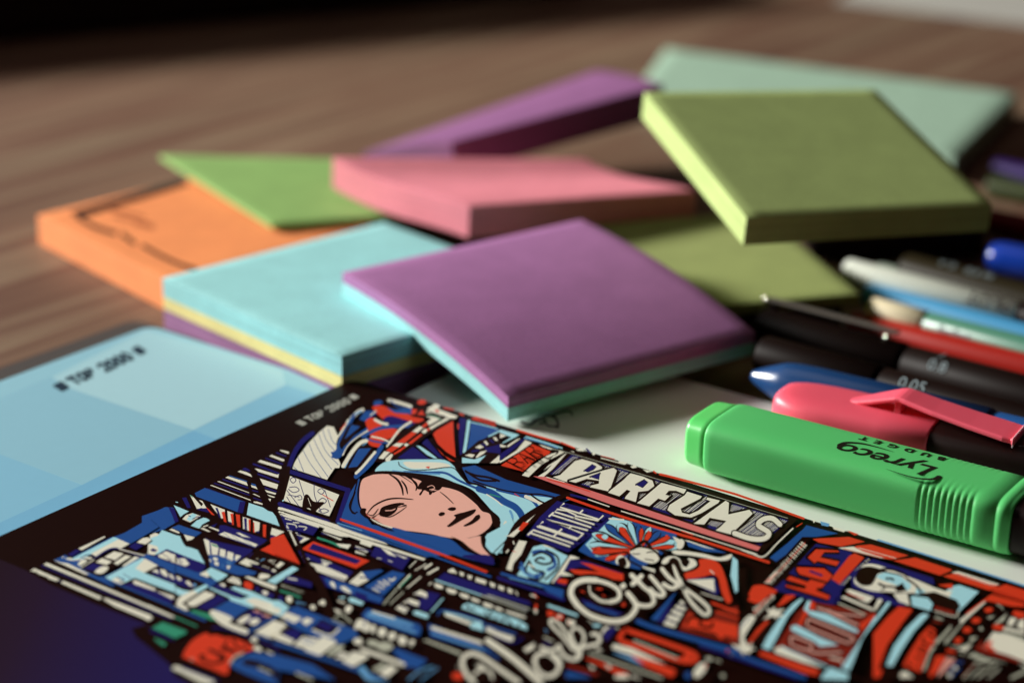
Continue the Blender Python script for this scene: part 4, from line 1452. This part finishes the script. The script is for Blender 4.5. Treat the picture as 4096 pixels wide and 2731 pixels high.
# ================================================================ note pads
def pad(name, corners, layers, label, bow=0.0, bow_uv=(0.5, 0.5), curl=None, group="sticky note pads heaped on the desk", origin=None, curl_amp=0.0, N=18):
    """corners (mm): left, near, right, far of the TOP face. layers: (part name, material, thickness mm)."""
    c = [Vector(p) * mm for p in corners]
    nrm = (c[1] - c[0]).cross(c[3] - c[0]).normalized()
    if nrm.z < 0: nrm = -nrm
    T = sum(l[2] for l in layers) * mm
    base = sum(c, Vector()) / 4 - nrm * T
    r = root(name, base, 0, label, "note pad", group)
    down = (nrm + Vector((0, 0, 1))).normalized()
    def top(s, t):
        p = c[0] * (1 - s) * (1 - t) + c[1] * s * (1 - t) + c[2] * s * t + c[3] * (1 - s) * t
        h = bow * mm * 4 * s * (1 - s)
        if curl: h += curl(s, t) * mm
        return p + nrm * h
    off = 0.0
    for nm, m, th in layers:
        bm = bmesh.new(); g = {}; dl = bm.verts.layers.float.new("depth")
        for lvl, dz in ((0, off), (1, off + th * mm)):
            for i in range(N + 1):
                for j in range(N + 1):
                    v_ = bm.verts.new(top(i / N, j / N) - down * dz - base); v_[dl] = dz if off else (dz if lvl else 0.0); g[lvl, i, j] = v_
        for i in range(N):
            for j in range(N):
                bm.faces.new((g[0, i, j], g[0, i + 1, j], g[0, i + 1, j + 1], g[0, i, j + 1])).smooth = True
                bm.faces.new((g[1, i, j], g[1, i, j + 1], g[1, i + 1, j + 1], g[1, i + 1, j])).smooth = True
        for i in range(N):
            for a, b in (((i, 0), (i + 1, 0)), ((i + 1, N), (i, N)), ((0, i + 1), (0, i)), ((N, i), (N, i + 1))):
                bm.faces.new((g[0, a[0], a[1]], g[1, a[0], a[1]], g[1, b[0], b[1]], g[0, b[0], b[1]]))
        bmesh.ops.recalc_face_normals(bm, faces=bm.faces[:])
        sharp = [e for e in bm.edges if len(e.link_faces) == 2 and e.link_faces[0].smooth != e.link_faces[1].smooth]
        bmesh.ops.bevel(bm, geom=sharp, offset=0.00013, segments=2, affect='EDGES', profile=0.5)
        from_bm(nm, bm, m, r)
        off += th * mm + 2e-5
    return r

pad("note_pad", [(-93.54, 526.26, 15.9), (-41.15, 471.21, 15.9), (14.01, 523.33, 15.9), (-37.74, 578.88, 15.9)],
    [("cyan_sheets", M['cyan_p'], 5.3), ("yellow_sheets", M['yellow_p'], 3.5), ("violet_sheets", M['violet_p'], 6.9)],
    "flat block of cyan, yellow and violet notes behind the pale blue notebook")
pad("note_pad", [(-44.41, 514.68, 22.44), (-0.59, 453.38, 13.33), (61.63, 496.25, 14.75), (18.74, 558.31, 24.2)],
    [("violet_sheets", M['plum_p'], 2.9), ("cyan_sheets", M['cyan_p'], 3.5)],
    "bowed violet pad with cyan sheets underneath, leaning down in front of the heap", bow=2.3)
a1, a2 = math.radians(-50.2), math.radians(46.5)
Lp = Vector((-143.4, 600.1, 9.3)); e1 = Vector((math.cos(a1), math.sin(a1), 0)) * 76; e2 = Vector((math.cos(a2), math.sin(a2), 0)) * 76
orange = pad("note_pad", [Lp, Lp + e1, Lp + e1 + e2, Lp + e2], [("orange_sheets", M['orange_p'], 9.0)],
             "orange pad with faint brown lettering at the far left of the heap")
ol = Print(0.0093, 4e-6)
ol.run("""@o 0 500 1.5679
s t 26 470,550 510,590 600,640 720,680
s t 26 770,690 840,740
s t 24 900,760 1010,820 1120,870 1230,905
s f 18 660,520 900,580
s f 18 720,570 960,630
s f 14 850,620 960,650
f d 430,548 1150,338 1190,372 520,580""")
_m = ol.build("lettering", orange, dict(t=M['brown_ink'], f=mat("faint_brown_lettering", rgb(180, 98, 58), 0.6, 0.2), d=M['wrap_band']))
pad("note_pad", [(-115.1, 653.2, 13.6), (-71.6, 588.5, 11.6), (-6.5, 611.0, 10.6), (-38.0, 661.0, 11.2)], [("green_sheets", M['leaf_p'], 1.5)],
    "thin leaf green pad slipped between the orange and rose pads")
pad("note_pad", [(-55.6, 615.6, 24.5), (-12.9, 573.9, 22.5), (54.9, 607.5, 18.5), (22.0, 636.0, 19.6)], [("rose_sheets", M['rose_p'], 9.6)],
    "thick rose pink pad with one curled edge in the middle of the heap", curl=lambda s, t: -2.2 * math.sin(math.pi * min(1, s * 1.05)) ** 1.0 * (1 - s) * 1.3)
pad("note_pad", [(-50.5, 668.4, 11.0), (-20.3, 641.0, 23.0), (48.1, 672.6, 35.0), (28.0, 724.0, 27.0)], [("lilac_sheets", M['lilac_p'], 10.5)],
    "tilted lilac pad raised behind the rose pad", bow=1.0)
pad("note_pad", [(45.6, 771.5, 9.0), (148.4, 684.4, 9.0), (189.5, 774.5, 9.0), (60.8, 840.1, 9.0)], [("mint_sheets", M['mint_p'], 8.2)],
    "large pale mint pad at the back of the heap")
pad("note_pad", [(35.45, 565.64, 59.03), (58.08, 499.29, 43.97), (124.73, 522.88, 41.35), (103.21, 588.5, 55.39)], [("lime_sheets", M['lime_p'], 7.6)],
    "thick yellow-green pad lying tilted on top of the heap at right")
Rr = Vector((94.0, 534.4, 12.0)); b1 = math.radians(-163.5); b2 = math.radians(104.5)
f1 = Vector((math.cos(b1), math.sin(b1), 0)) * 76; f2 = Vector((math.cos(b2), math.sin(b2), 0)) * 76
pad("note_pad", [Rr + f1 + f2, Rr + f1, Rr, Rr + f2], [("olive_sheets", M['olive_p'], 3.0)],
    "olive green pad lying flat under the tilted yellow-green pad")
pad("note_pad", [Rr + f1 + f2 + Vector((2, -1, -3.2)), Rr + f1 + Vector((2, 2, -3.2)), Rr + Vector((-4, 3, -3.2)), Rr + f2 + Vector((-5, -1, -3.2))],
    [("shade_fill_sheets", mat("shade_fill_paper", rgb(52, 34, 22), 0.75, 0.2), 8.5)], "added dark brown pad filling the shade right beneath the olive pad")  # guessed extra pad, its dark colour fills the shaded area under the olive one

tag(block("shade_block", M['black_case'], [(0.090, 0.594), (0.143, 0.600), (0.138, 0.650), (0.083, 0.640)], 0.0004, 0.016, bevel=0.003),
    "added black block standing in for the deep shade beneath the tilted yellow-green pad", "case")  # invented block, put in to darken the shaded gap under the lime pad

# ================================================================ highlighters
def sect(hy, z0, z1, n=36, p=4.0, sy=1.0, sz=1.0, p2=None):
    out = []
    for k in range(n):
        a = 2 * math.pi * k / n; c, s_ = math.cos(a), math.sin(a); q = p if s_ > 0 else p2 or p
        y = math.copysign(abs(c) ** (2 / q), c) * hy * sy; z = math.copysign(abs(s_) ** (2 / q), s_) * (z1 - z0) / 2 * sz
        out.append((y, z + (z0 + z1) / 2))
    return out
def loft(name, rings, m, parent, cy=0.0, caps=(True, True)):
    verts = []; faces = []; n = len(rings[0][1])
    for x, ring in rings: verts += [(x, y + cy, z) for y, z in ring]
    for i in range(len(rings) - 1):
        for k in range(n):
            a = i * n + k; b = i * n + (k + 1) % n; faces.append((a, b, b + n, a + n))
    if caps[0]: faces.append(tuple(range(n))[::-1])
    if caps[1]: faces.append(tuple(range((len(rings) - 1) * n, len(rings) * n)))
    o = mesh_obj(name, verts, faces, m, parent, smooth=True)
    for p in o.data.polygons:
        if len(p.vertices) > 4: p.use_smooth = False
    return o

gw = root("highlighter", (0.04187, 0.4308, 0.0061), math.radians(-33.6), "bright green highlighter with ribbed grip and black logo lettering, nearest the camera", "highlighter", "highlighters on the white notebook")
hy, zt = 9.6, 13.2; CYG = 4.9 * mm
def gring(x, f=1.0, dz=0.0): return (x * mm, [(y * mm, z * mm) for y, z in sect(hy * f, 0.05 + (1 - f) * 5, zt - (1 - f) * 5, 72, 4.6, p2=3.0)])
def prof(pts): return [gring(x, f) for x, f in pts]
def rib(x, f):                                                       # grip ribs cut into the side walls only
    return (x * mm, [(y * mm, z * mm) for y, z in sect(hy, 0.05, zt, 72, 4.6, sy=f, p2=3.0)])
body = [(4.0, .93), (4.15, .975), (4.6, .99), (6, 1.0), (20, 1.0), (36, 1.0), (54.2, 1.0)]
k = 54.6
for i in range(9):
    body += [(k, -1.0), (k + .35, -1.0), (k + .6, -.972), (k + .95, -.972), (k + 1.2, -1.0)]; k += 1.42
body += [(k + .5, 1.0), (71.6, 1.0), (71.75, .985), (72.1, .985), (72.25, 1.0), (73.9, 1.0), (74.05, .985), (74.9, .98), (75.2, .96)]
loft("barrel", [gring(x, f) if f > 0 else rib(x, -f) for x, f in body], M['green_pl'], gw, CYG)
loft("end_plug", prof([(-1.6, .70), (-1.5, .80), (-1.1, .865), (-.4, .895), (2.2, .915), (2.5, .93), (3.9, .945), (4.05, .93)]), M['green_pl2'], gw, CYG)
loft("black_collar", prof([(74.6, .88), (75.4, .91), (90, .91), (92, .8), (100, .7)]), M['black_pl'], gw, CYG)
loft("cap", prof([(90.2, .97), (91, 1.0), (118, 1.0), (121, .96), (122, .8)]), M['green_pl'], gw, CYG)

def text_part(name, body_txt, size, m, parent, loc, rotz, shear=0.0, sx=1.0, sy=1.0, bold=0.0, space=1.0, rot=None):
    cu = bpy.data.curves.new(name, 'FONT'); cu.body = body_txt; cu.size = size; cu.shear = shear; cu.offset = bold
    cu.extrude = 0.00002; cu.align_x = 'CENTER'; cu.align_y = 'CENTER'; cu.space_character = space; cu.resolution_u = 4
    t = bpy.data.objects.new("tmp", cu); COL.objects.link(t)
    dg = bpy.context.evaluated_depsgraph_get(); me = bpy.data.meshes.new_from_object(t.evaluated_get(dg))
    bpy.data.objects.remove(t); bpy.data.curves.remove(cu)
    me.materials.clear(); me.materials.append(m)
    for v in me.vertices: v.co.x *= sx; v.co.y *= sy
    o = link_mesh(name, me, parent); o.location = loc; o.rotation_euler = rot or (0, 0, rotz)
    return o
zl = (zt + 0.04) * mm
M['logo'] = mat("dark_green_ink", rgb(26, 24, 10), 0.5, 0.3)
text_part("logo_lettering", "Lyreco", 0.0080, M['logo'], gw, (44.6 * mm, 2.1 * mm, zl), math.pi, shear=0.25, sx=1.0, bold=0.00012)
text_part("logo_lettering", "BUDGET", 0.0026, M['logo'], gw, (45.0 * mm, 9.5 * mm, zl), math.pi, sx=1.15, bold=0.00009, space=2.1)
def swoosh(pts, w):
    pl = spline([(x * mm, y * mm) for x, y in pts], False, 8); n = len(pl); vs = []; fs = []
    for i, p in enumerate(pl):
        a = pl[max(i - 1, 0)]; c = pl[min(i + 1, n - 1)]; dx, dy = c[0] - a[0], c[1] - a[1]; l = math.hypot(dx, dy)
        ww = w * mm * (1 - i / (n - 1)) ** 0.7 * min(1, .4 + i / 4) / 2 + 1e-6
        vs += [(p[0] - dy / l * ww, p[1] + dx / l * ww, zl), (p[0] + dy / l * ww, p[1] - dx / l * ww, zl)]
    for i in range(n - 1): fs.append((2 * i, 2 * i + 2, 2 * i + 3, 2 * i + 1))
    return mesh_obj("logo_swoosh", vs, fs, M['logo'], gw)
swoosh([(33.2, 2.4), (33.8, 5.0), (36.5, 6.6), (40.0, 6.9), (44.5, 6.6)], 1.3)
swoosh([(57.4, 1.0), (57.0, -1.4), (54.6, -2.9), (51.5, -3.2), (46.5, -2.6)], 1.3)

pk = root("highlighter", (0.0637, 0.4510, 0.0061), math.radians(-29.2), "pink highlighter with a raised pocket clip and black barrel, behind the green one", "highlighter", "highlighters on the white notebook")
def pring(x, f=1.0, fy=None, hy=9.4, z1=11.0): return (x * mm, [(y * mm, z * mm) for y, z in sect(hy * (fy or f), 0.1 + (1 - f) * 4.5, z1 - (1 - f) * 4.5, 56, 3.6)])
loft("cap", [pring(x, f, fy) for x, f, fy in [(-2.6, .5, .35), (-2.3, .72, .5), (-1.4, .88, .62), (0, .95, .72), (2, .985, .83), (4.5, 1, .92), (8, 1, .98), (12, 1, 1), (24, 1, 1), (36, .99, .99), (36.4, .96, .96)]], M['pink_pl'], pk, 3.4 * mm)
loft("barrel", [pring(x, f) for x, f in [(36.2, .90), (37, .93), (60, .93), (110, .93), (112, .8)]], M['black_pl'], pk, 3.4 * mm)
# clip: a bent tab that leaves the cap, peaks, and runs out over the barrel
cp = [(13.0, 10.4, 2.6, 4.2), (17, 11.6, 1.6, 5.6), (21, 13.0, .9, 6.6), (25, 14.5, .4, 7.2), (26.4, 15.0, .2, 7.4), (27.6, 15.2, .1, 7.5), (28.8, 15.15, -.2, 7.4), (31, 14.9, -.7, 7.2), (36, 14.4, -1.8, 6.6), (45, 13.7, -3.4, 5.8), (53, 13.2, -4.6, 5.2), (55.4, 13.0, -4.4, 4.8)]
vs = []; fs = []
for x, z, y0, y1 in cp:
    for (y, dz) in ((y0, 0), (y1, 0), (y1, -1.3), (y0, -1.3)): vs.append((x * mm, (y) * mm, (z + dz) * mm))
for i in range(len(cp) - 1):
    for k2 in range(4): a = i * 4 + k2; b = i * 4 + (k2 + 1) % 4; fs.append((a, a + 4, b + 4, b))
fs.append((3, 2, 1, 0)); e_ = (len(cp) - 1) * 4; fs.append((e_, e_ + 1, e_ + 2, e_ + 3))
clip = mesh_obj("pocket_clip", vs, fs, M['pink_pl'], pk)
bv = clip.modifiers.new("bevel", 'BEVEL'); bv.width = 0.00055; bv.segments = 4
mesh_obj("clip_strut", [(x * mm, y * mm, z * mm) for z in (9.8, 14.2) for x, y in ((26.3, 1.2), (27.7, 1.2), (27.7, 5.5), (26.3, 5.5))],
         [(0, 3, 2, 1), (4, 5, 6, 7), (0, 1, 5, 4), (1, 2, 6, 5), (2, 3, 7, 6), (3, 0, 4, 7)], M['pink_pl'], pk)
text_part("lettering", "Budget", 0.003, M['pale_ink'], pk, (60 * mm, -1 * mm, 10.55 * mm), math.pi)

# ================================================================ round pens
PENS = {'blue_round': (0.05875, 0.47375, 0.0118, -0.5678, 5.7), 'liner_b': (0.06258, 0.48957, 0.0112, -0.636, 5.1), 'liner_a': (0.06647, 0.52362, 0.0058, -0.6478, 5.7), 'red': (0.09202, 0.53269, 0.0039, -0.6336, 3.8), 'cream': (0.09719, 0.53481, 0.007, -0.6584, 3.9), 'sky': (0.09984, 0.55832, 0.0036, -0.6962, 3.4), 'pilot': (0.09586, 0.56902, 0.0065, -0.6676, 3.9), 'dark': (0.11343, 0.57609, 0.0052, -0.7142, 5.0), 'royal': (0.14095, 0.58866, 0.0055, -0.5838, 5.0), 'edge_navy': (0.16376, 0.68923, 0.0036, -0.6745, 3.5), 'edge_moss': (0.15751, 0.66909, 0.0036, -0.6258, 3.5), 'edge_red': (0.14927, 0.62941, 0.004, -0.6331, 3.9)}
def lathe(name, prof_, m, parent, n=40):
    vs = []; fs = []
    for x, r in prof_:
        for k in range(n):
            a = 2 * math.pi * k / n; vs.append((x * mm, math.cos(a) * r * mm, math.sin(a) * r * mm))
    for i in range(len(prof_) - 1):
        for k in range(n): a = i * n + k; b = i * n + (k + 1) % n; fs.append((a, a + n, b + n, b))
    fs.append(tuple(range(n))); fs.append(tuple(range((len(prof_) - 1) * n, len(prof_) * n))[::-1])
    o = mesh_obj(name, vs, fs, m, parent, smooth=True)
    for p in o.data.polygons:
        if len(p.vertices) > 4: p.use_smooth = False
    return o
def rod(r, x0, x1, e=0.5, x_end_r=None): return [(x0, r * .7), (x0 + e * .3, r * .9), (x0 + e, r), (x1 - e, r), (x1 - e * .3, r * .92), (x1, r * .75)]
def wrap_text(body_txt, size, m, parent, x, ang, r, **kw):
    """lettering on the barrel, facing the angle ang (degrees above the near side)"""
    a = math.radians(ang)
    loc = (x * mm, -math.cos(a) * (r + .05) * mm, math.sin(a) * (r + .05) * mm)
    up = kw.pop('up', 1)
    if up == 1: rot = (math.pi / 2 - (a - 0) if False else math.pi / 2 - a, 0, 0)
    else: rot = (math.pi / 2 - a, 0, 0)
    o = text_part("lettering", body_txt, size, m, parent, loc, 0, rot=rot, **kw)
    if up == -1:
        for v in o.data.vertices: v.co.x *= -1; v.co.y *= -1
    return o
def clip_bar(name, m, parent, x0, x1, y, z, w, t, lift=0.0, ang=0.0):
    vs = []
    for x, zz in ((x0, z), (x1, z + lift)):
        for dy, dz in ((-w / 2, 0), (w / 2, 0), (w / 2, t), (-w / 2, t)): vs.append((x * mm, (y + dy) * mm, (zz + dz) * mm))
    o = mesh_obj(name, vs, [(0, 1, 2, 3), (7, 6, 5, 4), (0, 4, 5, 1), (1, 5, 6, 2), (2, 6, 7, 3), (3, 7, 4, 0)], m, parent)
    b = o.modifiers.new("bevel", 'BEVEL'); b.width = t * mm * .3; b.segments = 2
    return o
def ball(name, m, parent, x, y, z, r):
    bm = bmesh.new(); bmesh.ops.create_uvsphere(bm, u_segments=20, v_segments=12, radius=r * mm)
    o = from_bm(name, bm, m, parent, smooth=True); o.location = (x * mm, y * mm, z * mm); return o
def pen(key, label, cat="pen"):
    x, y, z, yaw, r = PENS[key]
    return root("pen", (x, y, z), yaw, label, cat, "pens lying side by side at the right"), r

t, r = pen('blue_round', "glossy blue pen with a rounded end just behind the pink highlighter")
lathe("cap", [(-.2, .6), (0, 1.1), (.5, 1.5), (1.2, 1.9), (4.5, 3.4), (8.0, 4.85), (9.5, 5.2), (12, 5.5), (17, r), (60, r), (60.5, r - .3)], M['blue_pl'], t)
lathe("barrel", rod(r - .6, 60, 138), M['blue_pl'], t)
t, r = pen('liner_b', "black fineliner marked 0.05 beside the pink clip")
lathe("cap", rod(r, 0, 33.5, 1.2), M['liner_pl'], t); lathe("barrel", rod(r - .35, 33.6, 132), M['liner_pl'], t)
wrap_text("0.05", 0.0042, M['pale_ink'], t, 43.0, 50, r - .35)
t, r = pen('liner_a', "black fineliner marked 0.8 with a long steel clip")
lathe("cap", rod(r, 0, 43, 1.2), M['liner_pl'], t); lathe("barrel", rod(r - .35, 43.1, 132), M['liner_pl'], t)
clip_bar("clip", M['steel'], t, 1.0, 39.5, 1.6, r + 1.9, 2.2, .7, -0.3)
clip_bar("clip_arm", M['liner_pl'], t, 1.2, 4.0, 1.6, r - 1.2, 1.8, 3.1)
ball("clip_ball", M['bright_steel'], t, 37.0, 0.4, r + .4, 1.0); ball("clip_ball", M['bright_steel'], t, .4, 1.2, r + 2.0, .9)
wrap_text("0.8", 0.0042, M['pale_ink'], t, 53.5, 42, r - .35); wrap_text("/", 0.0040, M['pale_ink'], t, 53.0, 80, r - .35)
t, r = pen('red', "plain red pen behind the steel clip")
lathe("barrel", rod(r, 0, 138, 1.0), M['red_pl'], t)
t, r = pen('cream', "pen with a blunt cream end and a green tinted barrel")
lathe("end_cap", rod(r, 0, 17, .7), M['cream_pl'], t)
lathe("barrel", rod(r - .2, 17, 136, .5), M['teal_pl'], t); wrap_text("fineliner", 0.0030, M['pale_ink'], t, 27, 20, r - .2)
t, r = pen('sky', "slim sky blue pen between the white pen and the cream-ended pen")
lathe("barrel", rod(r, 0, 138, 1.0), M['sky_pl'], t)
t, r = pen('pilot', "white pen with dark brand lettering lying on top of the row")
lathe("barrel", [(0, r * .82), (.2, r * .95), (.5, r)] + rod(r, 1, 54.0, .5)[2:], M['white_pl'], t); lathe("grip", rod(r - .4, 54.0, 130, 1.0), M['black_pl'], t)
wrap_text("PILOT", 0.0050, M['dark_ink'], t, 46.0, 42, r, up=-1, bold=0.00006)
clip_bar("clip", M['grey_pl'], t, 8.5, 15, 2.6, r - 1.6, 2.4, 1.6, 0.0)
t, r = pen('dark', "dark olive pen with pale lettering behind the white pen")
lathe("barrel", rod(r, 0, 138, 1.2), M['olive_pl'], t)
wrap_text("V 5", 0.0040, M['pale_ink'], t, 14.5, 80, r); wrap_text("0.5 Hi", 0.0036, M['pale_ink'], t, 25, 75, r)
t, r = pen('royal', "glossy royal blue pen end catching a bright highlight at the right edge")
lathe("cap", [(-.2, 1.0), (0, 2.6), (.6, 3.8), (2, r - .5), (5, r), (60, r), (60.4, r - .4)], M['royal_pl'], t)
t, r = pen('edge_navy', "navy pen at the right edge, rearmost of the row")
lathe("barrel", rod(r, 0, 120, 1.0), M['navy_pl'], t)
t, r = pen('edge_moss', "moss green pen at the right edge, next to the navy pen")
lathe("barrel", rod(r, 0, 120, 1.0), M['moss_pl'], t)
t, r = pen('edge_red', "crimson pen at the right edge, behind the royal blue pen")
lathe("barrel", rod(r, 0, 120, 1.0), M['crimson_pl'], t)
